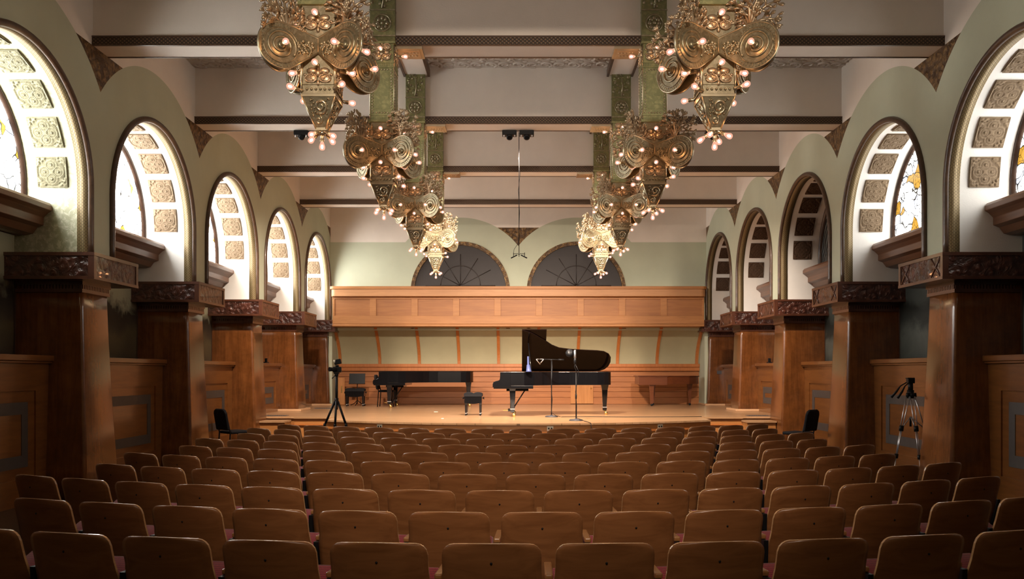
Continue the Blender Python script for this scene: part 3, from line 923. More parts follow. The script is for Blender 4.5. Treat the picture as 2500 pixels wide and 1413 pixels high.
hts = [0.65, 0.86, 1.04, 1.18, 1.34, 1.50, 1.68]
for q, (a, b) in enumerate(zip(hts, hts[1:])):
    mb.box(-5.6, 5.6, 25.80-0.012*(q % 2), 26.1, a+0.004, b-0.004)
mb.box(-5.6, 5.6, 25.83, 26.15, STG, 1.7)
mb.xf(Mx).build('dado_boards', M['dado'], sh, bevel=0.004)
for sg in (-1, 1):
    mb = MB(); mb.box(*sorted((sg*5.6, sg*5.7)), 25.0, 26.1, STG, 3.1)
    mb.xf(Mx).build('shell_end', M['green'], sh)
def flush_door(n, x0, x1, lab):
    r = empty('door_%d' % n, ((x0+x1)/2, 25.76, STG)); c = (x0+x1)/2
    tag(r, lab, 'door', kind='structure')
    mb = MB(); mb.box(x0-c, x1-c, 0, 0.04, 0.02, 1.0); mb.build('door_leaf', M['maple_v'], r, bevel=0.004)
    mb = MB(); mb.ball((x1-c-0.07, -0.02, 0.5), 0.025); mb.build('door_knob', M['brass'], r)
flush_door(1, 1.62, 2.32, 'flush door of upright boards in the stage dado behind the concert grand')
r = empty('door_2', (-5.42, 25.0, STG)); tag(r, 'narrow wooden door standing ajar at the left end of the stage shell', 'door', kind='structure')
r.rotation_euler = (0, 0, math.radians(20))
mb = MB(); mb.box(0, 0.20, 0, 0.06, 0.01, 0.83); mb.build('door_leaf', M['maple_v'], r, bevel=0.006)
mb = MB(); mb.box(0.085, 0.115, -0.03, 0.005, 0.38, 0.58); mb.build('door_handle', M['brass'], r)

# ------------------------------------------------------------------ chandeliers
def RX(a): return Matrix.Rotation(a, 4, 'X')
def RZ(a): return Matrix.Rotation(a, 4, 'Z')
def T(*p): return Matrix.Translation(p)
rng = random.Random(11)

def bulb_mesh():
    mb = MB()
    mb.lathe([(0.020, 0), (0.020, 0.012), (0.0165, 0.016), (0.0165, 0.058), (0.019, 0.062), (0.019, 0.07), (0.012, 0.075)], 10, 0)
    mb.lathe([(0.013, 0.07), (0.016, 0.082), (0.021, 0.098), (0.0265, 0.112), (0.0285, 0.124), (0.0265, 0.138), (0.018, 0.149), (0.004, 0.153)], 12, 1)
    mb.ball((0, 0, 0.120), (0.012, 0.012, 0.019), 8, 5, 2)
    return mb
_b = bulb_mesh().build('bulb', [M['brass_smooth'], M['bulb'], M['filament']]); BULB = _b.data; bpy.data.objects.remove(_b)

def hull2d(pts):
    pts = sorted(set(pts))
    def half(ps):
        h = []
        for p in ps:
            while len(h) >= 2 and (h[-1][0]-h[-2][0])*(p[1]-h[-2][1])-(h[-1][1]-h[-2][1])*(p[0]-h[-2][0]) <= 0: h.pop()
            h.append(p)
        return h
    a, b = half(pts), half(pts[::-1])
    return a[:-1]+b[:-1]
UC, RD = 0.335, 0.20
def plate_mesh():
    """lobed scroll plate: u outward, v up, normal +w (local x, y, z)"""
    mb = MB()
    circ = [(round(UC+RD*math.cos(2*PI*k/36), 5), round(RD*math.sin(2*PI*k/36), 5)) for k in range(36)]
    out = hull2d(circ+[(0.0, 0.13), (0.0, -0.0)])
    mb.prism(out, 'z', -0.010, 0.004, 0)
    mb.tube([(x, y, 0.002) for x, y in out+[out[0]]], 0.0085, 6, 1)
    sp = []
    for k in range(73):
        a = 2*PI*k/32.0; r = 0.034+0.104*k/72.0
        sp.append((UC+r*math.cos(a+2.2), r*math.sin(a+2.2), 0.006))
    mb.tube(sp, 0.0105, 6, 0)
    mb.tube([(UC+0.152*math.cos(2*PI*k/36), 0.152*math.sin(2*PI*k/36), 0.005) for k in range(37)], 0.006, 5, 0)
    for k in range(40):
        a = 2*PI*k/40
        if abs((a-PI+PI) % (2*PI) - PI) < 0.6: continue
        mb.tube([(UC+0.158*math.cos(a), 0.158*math.sin(a), 0.004), (UC+0.19*math.cos(a), 0.19*math.sin(a), 0.004)], 0.0042, 4, 0)
    mb.lathe([(0.036, 0.0), (0.034, 0.02), (0.02, 0.03)], 12, 0, (UC, 0, 0))
    for k in range(46):
        u = rng.uniform(0.05, 0.19); v = rng.uniform(-0.10, 0.07)
        if v < -0.03-0.28*(u) + 0.02: v = abs(v)*0.5
        mb.ball((u, v, 0.008), (rng.uniform(0.012, 0.022), rng.uniform(0.010, 0.018), rng.uniform(0.010, 0.022)), 6, 4, 0)
    for k in range(7):
        a = 2.0+k*0.35
        mb.tube([(0.07, 0.0, 0.008), (0.10+0.03*math.cos(a), 0.04*math.sin(a), 0.018), (0.12+0.07*math.cos(a), 0.08*math.sin(a), 0.008)], [0.010, 0.008, 0.003], 5, 0)
    return mb
def leaf_lobe(mb, p, d, s):
    d = Vector(d).normalized(); side = d.orthogonal().normalized()
    for k in (-1, 0, 1):
        e = (d + side*k*0.75).normalized()
        q = Vector(p)
        mb.tube([q, q+e*0.018*s+d*0.006*s, q+e*0.034*s], [0.006*s, 0.0085*s, 0.003*s], 5, 0)
def crest_mesh():
    """openwork foliage: u outward (x), up (z), thin in y"""
    mb = MB(); R2 = random.Random(5)
    base = Vector((0.30, 0, 0.17))
    for k, (a, ln) in enumerate(((-0.62, 0.27), (-0.32, 0.31), (0.0, 0.34), (0.30, 0.34), (0.62, 0.30), (1.0, 0.22), (-1.05, 0.19))):
        pts = []; p = base.copy()
        for q in range(6):
            f = q/5.0
            ang = a*(0.35+0.9*f)
            pts.append(base + Vector((math.sin(ang)*ln*f, 0.05*math.sin(3*f+k)*f, math.cos(ang)*ln*f)))
        mb.tube(pts, [0.022, 0.020, 0.018, 0.016, 0.012, 0.008], 5, 0)
        for q in range(2, 6):
            for sg in (-1, 1):
                d = (pts[q]-pts[q-1]).normalized(); n = Vector((d.z*sg, R2.uniform(-0.7, 0.7), -d.x*sg))
                e = pts[q] + (d*0.55+n*0.9)*R2.uniform(0.04, 0.062)
                mid = (pts[q]+e)/2 + d*0.008
                mb.tube([pts[q], mid, e], [0.011, 0.012, 0.010], 4, 0)
                leaf_lobe(mb, e, d+n*0.5, R2.uniform(1.2, 1.8))
        leaf_lobe(mb, pts[-1], pts[-1]-pts[-2], 1.9)
    for k in range(4):
        x = 0.17+0.05*k
        mb.tube([(x-0.03, 0.0, 0.06), (x, 0.012, 0.13), (x+0.02, 0, 0.20), (x+0.01, 0, 0.25)], [0.006, 0.012, 0.012, 0.005], 5, 0)
    return mb
def flower_mesh():
    """winged rosette on a face: x across, z up, bulging to -y"""
    mb = MB()
    for sg in (-1, 1):
        mb.ball((sg*0.062, 0, -0.035), (0.058, 0.020, 0.045), 10, 6, 0)
        mb.tube([(sg*(0.062+0.05*math.cos(2*PI*k/16)), -0.014, -0.035+0.038*math.sin(2*PI*k/16)) for k in range(17)], 0.006, 5, 0)
        mb.ball((sg*0.055, 0, 0.035), (0.05, 0.016, 0.030), 8, 5, 0)
        mb.ball((sg*0.118, 0, 0.0), (0.016, 0.012, 0.014), 6, 4, 0)
        for k in range(5):
            mb.ball((sg*(0.045+0.014*(k % 3)), -0.018, -0.05+0.014*k), 0.010, 6, 4, 0)
    mb.ball((0, 0, 0.01), (0.03, 0.028, 0.035), 8, 5, 0)
    mb.ball((0, 0, -0.075), (0.018, 0.016, 0.025), 8, 5, 0)
    mb.ball((0, 0, 0.06), (0.016, 0.014, 0.03), 8, 5, 0)
    return mb
def four(mb_face, HB):
    out = MB()
    for k in range(4): out.merge(mb_face, RZ(k*PI/2))
    return out

def make_chandelier():
    root = empty('chandelier', (0, 0, 0))
    # ---- tapered tip
    mb = MB()
    mb.frustum((0, 0), (0.045, 0.045), (0.148, 0.148), 0.0, 0.27, 0)
    fc = MB()
    def on(z, x=0.0, off=0.0):      # point on the sloping front face
        h = 0.045+(0.148-0.045)*z/0.27
        return (x, -h-off, z)
    def spir(cx, cz, r0, turns, dirn, a0):
        pts = []
        for k in range(int(turns*14)+1):
            a = a0+dirn*2*PI*k/14.0; r = r0*(1-0.8*k/(turns*14))
            z = cz+r*math.sin(a); pts.append(on(z, cx+r*math.cos(a), 0.004))
        return pts
    s1 = spir(0.014, 0.182, 0.062, 1.6, 1, -2.2)
    s2 = spir(-0.012, 0.072, 0.034, 1.4, -1, 1.0)
    fc.tube(s1, 0.012, 6, 1); fc.tube(s2, 0.009, 6, 1)
    fc.tube([s1[0], on(0.125, -0.035, 0.004), on(0.12, 0.012, 0.004), s2[0]], 0.008, 5, 0)
    rr = random.Random(3)
    for k in range(26):
        z = rr.uniform(0.10, 0.25); w = (0.045+0.38*z)*0.7
        x = rr.choice((-1, 1))*rr.uniform(0.45, 1.0)*w
        fc.ball(on(z, x, 0.002), rr.uniform(0.006, 0.012), 6, 4, 0)
    mb.merge(four(fc, 0))
    for sx, sy in ((-1,-1),(1,-1),(1,1),(-1,1)):
        mb.tube([(sx*0.045, sy*0.045, 0.0), (sx*0.15, sy*0.15, 0.27)], 0.009, 6, 1)
    for z, h in ((0.0, 0.052), (0.272, 0.156)): mb.frustum((0, 0), (h, h), (h, h), z-0.012, z+0.012, 1)
    mb.lathe([(0.03, -0.045), (0.035, -0.02), (0.02, 0.0)], 10, 1)
    mb.build('tapered_tip', [M['brass_gold'], M['brass_smooth']], root)
    # ---- lower box with bead row
    mb = MB(); mb.box(-0.147, 0.147, -0.147, 0.147, 0.28, 0.46)
    fc = MB()
    for k in range(6): fc.ball((-0.10+0.04*k, -0.150, 0.325), 0.0125, 8, 5, 0)
    fc.box(-0.14, 0.14, -0.158, -0.14, 0.365, 0.38); fc.box(-0.14, 0.14, -0.158, -0.14, 0.285, 0.295)
    mb.merge(four(fc, 0))
    for sx, sy in ((-1,-1),(1,-1),(1,1),(-1,1)): mb.tube([(sx*0.148, sy*0.148, 0.27), (sx*0.148, sy*0.148, 0.75)], 0.009, 6, 1)
    mb.box(-0.145, 0.145, -0.145, 0.145, 0.46, 1.09)
    mb.build('beaded_box', [M['brass_gold'], M['brass_smooth']], root)
    # ---- flowers and their bulbs
    fdat = flower_mesh().build('flower', M['brass_leaf'], root); fm = fdat.data; bpy.data.objects.remove(fdat)
    def part(me, name, mtx):
        o = bpy.data.objects.new(name, me); COL.objects.link(o); o.parent = root; o.matrix_local = mtx; return o
    def bulb(pos, d):
        d = Vector(d).normalized()
        m = d.to_track_quat('Z', 'Y').to_matrix().to_4x4(); m.translation = pos
        part(BULB, 'bulb', m)
    for k in range(4):
        A = RZ(k*PI/2); d = A @ Vector((0, -1, -0.12))
        for z, zb in ((0.455, 0.535), (0.93, 0.975)):
            part(fm, 'flower', A @ T(0, -0.150, z)); bulb(A @ Vector((0, -0.155, zb)), d)
    # ---- scroll plates
    pm_o = plate_mesh().build('scroll_plate', [M['brass_gold'], M['brass_smooth']], root); pm = pm_o.data; bpy.data.objects.remove(pm_o)
    th = math.radians(33)
    for k in range(4):
        A = RZ(k*PI/2)
        for sg in (-1, 1):
            u = Vector((sg*math.cos(th), -math.sin(th), 0)); v = Vector((0, 0, 1)); w = u.cross(v)
            if w.y > 0: w = -w
            mt = Matrix((u, v, w)).transposed().to_4x4(); mt.translation = (0, -0.152, 0.647)
            part(pm, 'scroll_plate', A @ mt)
            pos = Vector((0, -0.152, 0.647)) + u*UC + w*0.012
            bulb(A @ pos, A @ (w + Vector((0, 0, -0.1))))
    # ---- crest foliage on each corner fin
    cm_o = crest_mesh().build('foliage_crest', M['brass_leaf'], root); cm = cm_o.data; bpy.data.objects.remove(cm_o)
    for k in range(4):
        A = RZ(PI/4 + k*PI/2)
        part(cm, 'foliage_crest', A @ T(0.06, 0, 0.62))
        d = A @ Vector((1, 0, 0))
        bulb(A @ Vector((0.205, 0, 0.33 if k % 2 else 0.31)), d + Vector((0, 0, 0.1)))
    # ---- bottom cluster
    bulb((0, 0, -0.03), (0, 0, -1))
    for k in range(4):
        A = RZ(PI/4+k*PI/2+0.25); bulb(A @ Vector((0.028, 0, -0.012)), A @ Vector((1, 0, -0.55)))
    # ---- long shaft
    mb = MB(); mb.box(-0.155, 0.155, -0.155, 0.155, 1.08, 2.12, 0)
    for z, h, t in ((1.09, 0.178, 0.016), (1.17, 0.166, 0.008), (1.80, 0.166, 0.008), (1.86, 0.166, 0.008), (2.12, 0.175, 0.014)):
        mb.box(-h, h, -h, h, z-t, z+t, 0)
    fc = MB()
    for k in range(13): fc.box(-0.145+0.023*k, -0.131+0.023*k, -0.163, -0.15, 1.10, 1.155, 0); fc.box(-0.145+0.023*k, -0.131+0.023*k, -0.163, -0.15, 1.81, 1.85, 0)
    fc.box(-0.10, 0.10, -0.160, -0.15, 1.25, 1.74, 0); fc.box(-0.085, 0.085, -0.163, -0.15, 1.27, 1.72, 1)
    for k in range(16):
        for sx in (-1, 1): fc.ball((sx*0.125, -0.158, 1.20+0.0375*k), 0.0125, 6, 4, 2)
    for k in range(5):
        for zz in (1.20, 1.765): fc.ball((-0.075+0.0375*k, -0.158, zz), 0.0125, 6, 4, 2)
    mb.merge(four(fc, 0))
    for sx, sy in ((-1,-1),(1,-1),(1,1),(-1,1)): mb.tube([(sx*0.157, sy*0.157, 1.08), (sx*0.157, sy*0.157, 2.12)], 0.007, 6, 2)
    mb.build('shaft', [M['brass_green'], M['brass_green'], M['brass_smooth']], root)
    for k in (0, 1, 3):
        A = RZ(k*PI/2)
        part(fm, 'flower', A @ T(0, -0.157, 1.965)); part(fm, 'flower', A @ T(0, -0.157, 2.03) @ Matrix.Rotation(PI, 4, 'Y'))
        bulb(A @ Vector((0, -0.165, 2.0)), A @ Vector((0, -1, -0.05)))
    # ---- plate climbing the beam face, soffit plates
    mb = MB()
    mb.hexa([(-0.17, -0.172, 2.12), (0.17, -0.172, 2.12), (0.17, -0.035, 2.12), (-0.17, -0.035, 2.12), (-0.165, -0.135, 2.21), (0.165, -0.135, 2.21), (0.165, -0.035, 2.21), (-0.165, -0.035, 2.21)], 0)
    mb.box(-0.165, 0.165, -0.13, -0.035, 2.21, 3.08, 0)
    for z in (2.22, 2.56, 3.04): mb.box(-0.17, 0.17, -0.14, -0.035, z-0.008, z+0.008, 1)
    mb.tube([(0.11*math.cos(2*PI*k/24), -0.132, 2.39+0.11*math.sin(2*PI*k/24)) for k in range(25)], 0.010, 5, 1)
    for k in range(8):
        a = 2*PI*k/8
        mb.ball((0.065*math.cos(a), -0.130, 2.39+0.065*math.sin(a)), (0.030, 0.016, 0.030), 7, 4, 1)
    mb.ball((0, -0.132, 2.39), 0.025, 7, 4, 1)
    rr = random.Random(8)
    for k in range(40):
        mb.ball((rr.uniform(-0.14, 0.14), -0.130, rr.uniform(2.60, 3.02)), (rr.uniform(0.014, 0.03), 0.022, rr.uniform(0.014, 0.03)), 6, 4, k % 2)
    mb.tube([(0, -0.135, 2.58), (0.02, -0.14, 2.75), (-0.01, -0.135, 3.0)], 0.014, 5, 1)
    mb.build('beam_plate', [M['brass_green'], M['brass_gold']], root)
    for sx in (-1, 1):
        mb = MB()
        mb.box(*sorted((sx*0.155, sx*0.51)), -0.03, 0.33, 2.085, 2.122, 0)
        mb.box(*sorted((sx*0.20, sx*0.47)), 0.01, 0.29, 2.078, 2.09, 0)
        for q in range(10): mb.ball((sx*(0.23+0.023*q), 0.15+0.05*(-1)**q, 2.080), (0.02, 0.035, 0.01), 6, 4, 0)
        mb.build('soffit_plate', M['brass_leaf'], root)
    return root
CH_Z = 3.86
proto = make_chandelier()
tr = tree_of(proto)
first = True
for sx, nm in ((-1, 'left'), (1, 'right')):
    for k in range(4):
        y = beam_y[2+k]-0.17
        o = proto if first else copy_tree(proto, None, tr)
        first = False
        o.location = (sx*1.79, y, CH_Z)
        tag(o, 'tall gilded beam pendant with scroll discs and bare bulbs, %s in the %s row' % (('nearest', 'second nearest', 'third nearest', 'farthest')[k], nm), 'chandelier', 'gilded pendant chandeliers')

# ------------------------------------------------------------------ auditorium seats
SEAT_TOP = 0.863
def make_seat():
    root = empty('theatre_seat', (0, 0, 0))
    # backrest: origin below the top edge; y forward; plywood curved across and leaning back
    tilt = math.tan(math.radians(15))
    nx, nz = 16, 14
    zt, zb = SEAT_TOP, 0.40
    def half_w(z):
        d = zt-z; w = 0.232
        if d < 0.055: w -= 0.055-math.sqrt(max(0, 0.055**2-(0.055-d)**2))
        if d > 0.14: w += 0.010*min(1, (d-0.14)/0.10)
        return w
    def pt(u, z, off):
        x = u*half_w(z)
        y = (zt-z)*tilt + 0.05*u*u - off
        if z < 0.52: y += (0.52-z)**2*2.2
        crown = 0.011*(1-u*u) if z > zt-0.06 else 0
        return (x, y, z + crown)
    zs = [zt, zt-0.004, zt-0.014, zt-0.03, zt-0.055] + [zt-0.055-(zt-0.055-zb)*k/10 for k in range(1, 11)]
    mb = MB(); th = 0.013
    us = [-1+2*i/nx for i in range(nx+1)]
    # keep corner radius: top rows get narrower, drop exactly via half_w
    A = [[mb.add([pt(u, z, th)]) for u in us] for z in zs]
    Bk = [[mb.add([pt(u, z, 0)]) for u in us] for z in zs]
    for r in range(len(zs)-1):
        for i in range(nx):
            mb.face((A[r][i], A[r+1][i], A[r+1][i+1], A[r][i+1]), 0, None, True)
            mb.face((Bk[r][i], Bk[r][i+1], Bk[r+1][i+1], Bk[r+1][i]), 0, None, True)
        for i in (0, nx):
            mb.face((A[r][i], Bk[r][i], Bk[r+1][i], A[r+1][i]), 1, None, False)
    for i in range(nx):
        mb.face((A[0][i], A[0][i+1], Bk[0][i+1], Bk[0][i]), 1, None, False)
        mb.face((A[-1][i], Bk[-1][i], Bk[-1][i+1], A[-1][i+1]), 1, None, False)
    p = pt(0, zt-0.085, th)
    mb.ball((p[0], p[1]-0.001, p[2]), (0.006, 0.004, 0.006), 8, 4, 2)
    mb.build('backrest', [M['chair_wood'], M['chair_edge'], M['black']], root)
    # tip-up seat cushion, half raised
    mb = MB()
    rings = []
    w, l, t = 0.215, 0.42, 0.075
    for q, (f, g) in enumerate(((0.0, 0.45), (0.015, 0.8), (0.05, 1.0), (0.25, 1.06), (0.5, 1.08), (0.75, 1.06), (0.95, 1.0), (0.985, 0.8), (1.0, 0.45))):
        ring = [(x, l*f, z*t*g/2) for x, z in ((-w, -0.7), (-w*0.97, -1), (w*0.97, -1), (w, -0.7), (w, 0.6), (w*0.93, 1), (w*0.5, 1.12), (0, 1.16), (-w*0.5, 1.12), (-w*0.93, 1), (-w, 0.6))]
        rings.append(ring)
    mb.loft(rings)
    mb.xf(T(0, 0.20, 0.405) @ RX(math.radians(29)))
    mb.build('seat_cushion', M['red'], root)
    mb = MB()
    for sx in (1,):
        x = 0.268
        mb.prism([(0.06, 0.0), (0.42, 0.0), (0.36, 0.04), (0.30, 0.10), (0.29, 0.45), (0.40, 0.655), (0.40, 0.672), (0.09, 0.672), (0.10, 0.45), (0.12, 0.06)], 'x', x-0.014, x+0.014)
    mb.build('standard', M['black'], root)
    mb = MB(); mb.box(0.268-0.02, 0.268+0.02, 0.13, 0.40, 0.672, 0.70)
    mb.build('armrest', M['arm_wood'], root, bevel=0.008)
    return root
seat = make_seat(); str_ = tree_of(seat)
F_R = [9.8, 9.3, 8.9, 8.7, 8.5, 8.3, 8.0, 7.6, 7.3, 7.0]
D1, DD = 3.81, 0.853
PITCH = 0.532
first = True
for i in range(10):
    d0 = D1+DD*i; R = F_R[i]; off = -0.125 if i % 2 == 0 else 0.135
    if i == 9: off = 0.10
    ks = range(-5, 6) if i == 0 else (range(-6, 7) if i == 1 else range(-7, 8))
    if i == 9: ks = range(-7, 8)
    n = len(ks)
    for q, k in enumerate(ks):
        a = (off+k*PITCH)/R
        o = seat if first else copy_tree(seat, None, str_)
        first = False
        o.location = (R*math.sin(a), d0+R*(1-math.cos(a)), 0)
        o.rotation_euler = (0, 0, a)
        row = 'row nearest camera' if i == 0 else ('front row by the stage' if i == 9 else '%s row from camera' % ORD[i+1])
        pos = 'in the middle' if (n % 2 == 1 and q == n//2) else ('%s from left' % ORD[q+1] if q < n//2 else '%s from right' % ORD[n-q])
        tag(o, 'plywood theatre seat with red cushion, %s in %s' % (pos, row) if 'mid' not in pos else 'plywood theatre seat with red cushion, middle of %s' % row, 'seat', 'plywood theatre seats in curved rows')

# ------------------------------------------------------------------ grand pianos
def piano_outline(grow=0.0, x0=0.0):
    """plan of the case: x along the length from the keyboard, y: + far (bass) side, - audience side"""
    pts = [(x0, 0.78+grow), (x0, -0.73-grow)]
    ctrl = [(0.70, -0.72), (0.90, -0.62), (1.05, -0.49), (1.21, -0.34), (1.34, -0.20), (1.50, -0.10), (1.75, -0.05), (2.10, -0.02), (2.40, 0.0), (2.55, 0.03), (2.67, 0.12), (2.73, 0.25), (2.74, 0.42), (2.70, 0.58), (2.62, 0.70), (2.50, 0.77), (2.35, 0.78)]
    for x, y in ctrl:
        cx, cy = 1.2, 0.2
        dx, dy = x-cx, y-cy; L = math.hypot(dx, dy)
        pts.append((x+grow*dx/L, y+grow*dy/L))
    return pts
def shape_leg(mb, x, y, z1, m=0, mb2=None):
    rings = []
    for f, h in ((0.0, 0.045), (0.12, 0.05), (0.13, 0.042), (0.62, 0.060), (0.80, 0.066), (0.92, 0.078), (1.0, 0.088)):
        z = 0.10+(z1-0.10)*f
        rings.append([(x-h, y-h, z), (x+h, y-h, z), (x+h, y+h, z), (x-h, y+h, z)])
    mb.loft(rings, m, True, False)
def grand_piano(loc, rz, opened, lab):
    r = empty('grand_piano', loc, rz)
    tag(r, lab, 'piano', 'grand pianos on the stage')
    mb = MB(); mb.prism(piano_outline(0, 0.24), 'z', 0.70, 1.005); mb.build('case', M['lacquer'], r, bevel=0.008)
    mb = MB()      # key bed and cheeks
    ck = [(0.0, 0.66), (0.0, 0.74), (0.02, 0.785), (0.10, 0.80), (0.155, 0.83), (0.165, 0.90), (0.165, 1.0), (0.40, 1.005), (0.40, 0.66)]
    for ya, yb in ((-0.73, -0.61), (0.66, 0.78)): mb.prism(ck, 'y', ya, yb)
    mb.box(0.02, 0.9, -0.72, 0.77, 0.63, 0.70); mb.box(0.0, 0.04, -0.61, 0.66, 0.66, 0.75)
    mb.box(0.30, 0.34, -0.61, 0.66, 0.70, 0.98)
    mb.build('key_bed', M['lacquer'], r, bevel=0.006)
    mb = MB(); mb.box(0.045, 0.20, -0.605, 0.655, 0.72, 0.755, 0)
    for k in range(36):
        if k % 7 in (2, 6): continue
        y = -0.60+0.035*k; mb.box(0.105, 0.20, y-0.006, y+0.006, 0.755, 0.765, 1)
    mb.build('keyboard', [M['ivory'], M['lacquer']], r)
    for x, y in ((0.44, -0.58), (0.44, 0.63), (2.60, 0.38)):
        mb = MB(); shape_leg(mb, x, y, 0.70, 0); lg = mb.build('leg', M['lacquer'], r, bevel=0.006)
        mb = MB(); mb.box(x-0.052, x+0.052, y-0.052, y+0.052, 0.165, 0.185); mb.build('ferrule', M['steel'], lg)
        mb = MB()
        mb.tube([(x, y, 0.11), (x+0.02, y, 0.07), (x+0.035, y, 0.04)], 0.022, 8)
        for sg in (-1, 1):
            i0 = len(mb.v); mb.lathe([(0.012, -0.008), (0.038, -0.008), (0.038, 0.008), (0.012, 0.008)], 14)
            mb.xf(T(x+0.035, y+sg*0.018, 0.038) @ RX(PI/2), i0)
        mb.build('caster', M['brass'], lg)
    mb = MB()      # pedal lyre
    for sy in (-0.09, 0.09): mb.tube([(0.42, 0.02+sy, 0.64), (0.40, 0.02+sy*0.8, 0.4), (0.40, 0.02+sy, 0.15)], 0.02, 8)
    mb.box(0.33, 0.48, -0.12, 0.16, 0.10, 0.16)
    mb.tube([(0.44, 0.02, 0.14), (0.76, 0.02, 0.64)], 0.014, 6)
    mb.box(0.30, 0.80, -0.30, 0.34, 0.57, 0.64)
    ly = mb.build('pedal_lyre', M['lacquer'], r)
    for sy in (-0.06, 0.02, 0.10):
        mb = MB(); mb.box(0.22, 0.36, sy-0.012, sy+0.012, 0.115, 0.13); mb.build('pedal', M['brass'], ly)
    lid = piano_outline(0.015, 0.24)
    if opened:
        mb = MB(); mb.prism(piano_outline(-0.06, 0.36), 'z', 0.985, 1.009); mb.build('iron_frame', M['iron_plate'], r)
        mb = MB()
        pl = [(x, y-0.795) for x, y in piano_outline(0.015, 0.66)]
        mb.prism(pl, 'z', 0.0, 0.022, 0)
        fold = [(0.655, -0.0), (0.655, -1.53), (1.21, -1.53), (1.21, 0.0)]
        mb.prism(fold, 'z', 0.022, 0.044, 0)
        M2 = T(0, 0.795, 1.012) @ RX(-math.radians(37))
        mb.xf(M2); mb.build('lid', M['lacquer_in'], r)
        mb = MB(); q = M2 @ Vector((0.80, -1.1, -0.005))
        mb.tube([(0.86, -0.66, 1.0), q], 0.014, 8); pr = mb.build('lid_prop', M['lacquer'], r)
        mb = MB(); mb.tube([(0.80, -0.70, 1.005), (0.80, -0.70, 1.03), (0.79, -0.69, 1.16), (0.79, -0.685, 1.165), (0.785, -0.68, 1.35)], [0.075, 0.055, 0.035, 0.022, 0.016], 10)
        sc = mb.build('prop_sleeve', M['white_paint'], r); sc['label'] = 'pale blue tapered sleeve under the lid'
    else:
        mb = MB(); mb.prism(piano_outline(0.012, 0.17), 'z', 1.007, 1.03); mb.build('lid', M['lacquer'], r, bevel=0.004)
    return r
grand_piano((-0.57, 19.2, STG), 0.0, True, 'black concert grand with raised lid at centre stage')
grand_piano((-4.05, 23.85, STG), 0.0, False, 'black grand with closed lid at the rear left of the stage')

# brown harpsichord at the rear right
r = empty('harpsichord', (4.15, 24.7, STG)); tag(r, 'brown wooden harpsichord with closed lid at the rear right of the stage', 'harpsichord')
mb = MB(); mb.prism([(-0.62, -0.42), (0.2, -0.42), (0.9, -0.15), (1.25, 0.25), (1.25, 0.48), (-0.62, 0.48)], 'z', 0.64, 0.87)
mb.build('case', M['mahogany'], r, bevel=0.008)
mb = MB(); mb.box(-0.66, 0.22, -0.46, 0.50, 0.865, 0.895); mb.prism([(0.225, -0.44), (0.92, -0.17), (1.28, 0.24), (1.28, 0.50), (0.225, 0.50)], 'z', 0.865, 0.89)
mb.build('lid', M['mahogany'], r, bevel=0.005)
mb = MB(); mb.box(-0.63, 0.20, -0.435, -0.41, 0.62, 0.86); mb.build('fall_board', M['mahogany'], r, bevel=0.005)
for x, y in ((-0.24, -0.3), (-0.10, 0.3), (1.0, 0.3)):
    mb = MB(); mb.loft([[(x-h, y-h, z), (x+h, y-h, z), (x+h, y+h, z), (x-h, y+h, z)] for z, h in ((0.07, 0.035), (0.2, 0.04), (0.55, 0.06), (0.65, 0.075))], 0, True, False)
    lg = mb.build('leg', M['mahogany'], r)
    mb = MB(); mb.lathe([(0.012, -0.015), (0.035, -0.015), (0.035, 0.015), (0.012, 0.015)], 12); mb.xf(T(x, y, 0.035) @ RX(PI/2)); mb.build('caster', M['black'], lg)

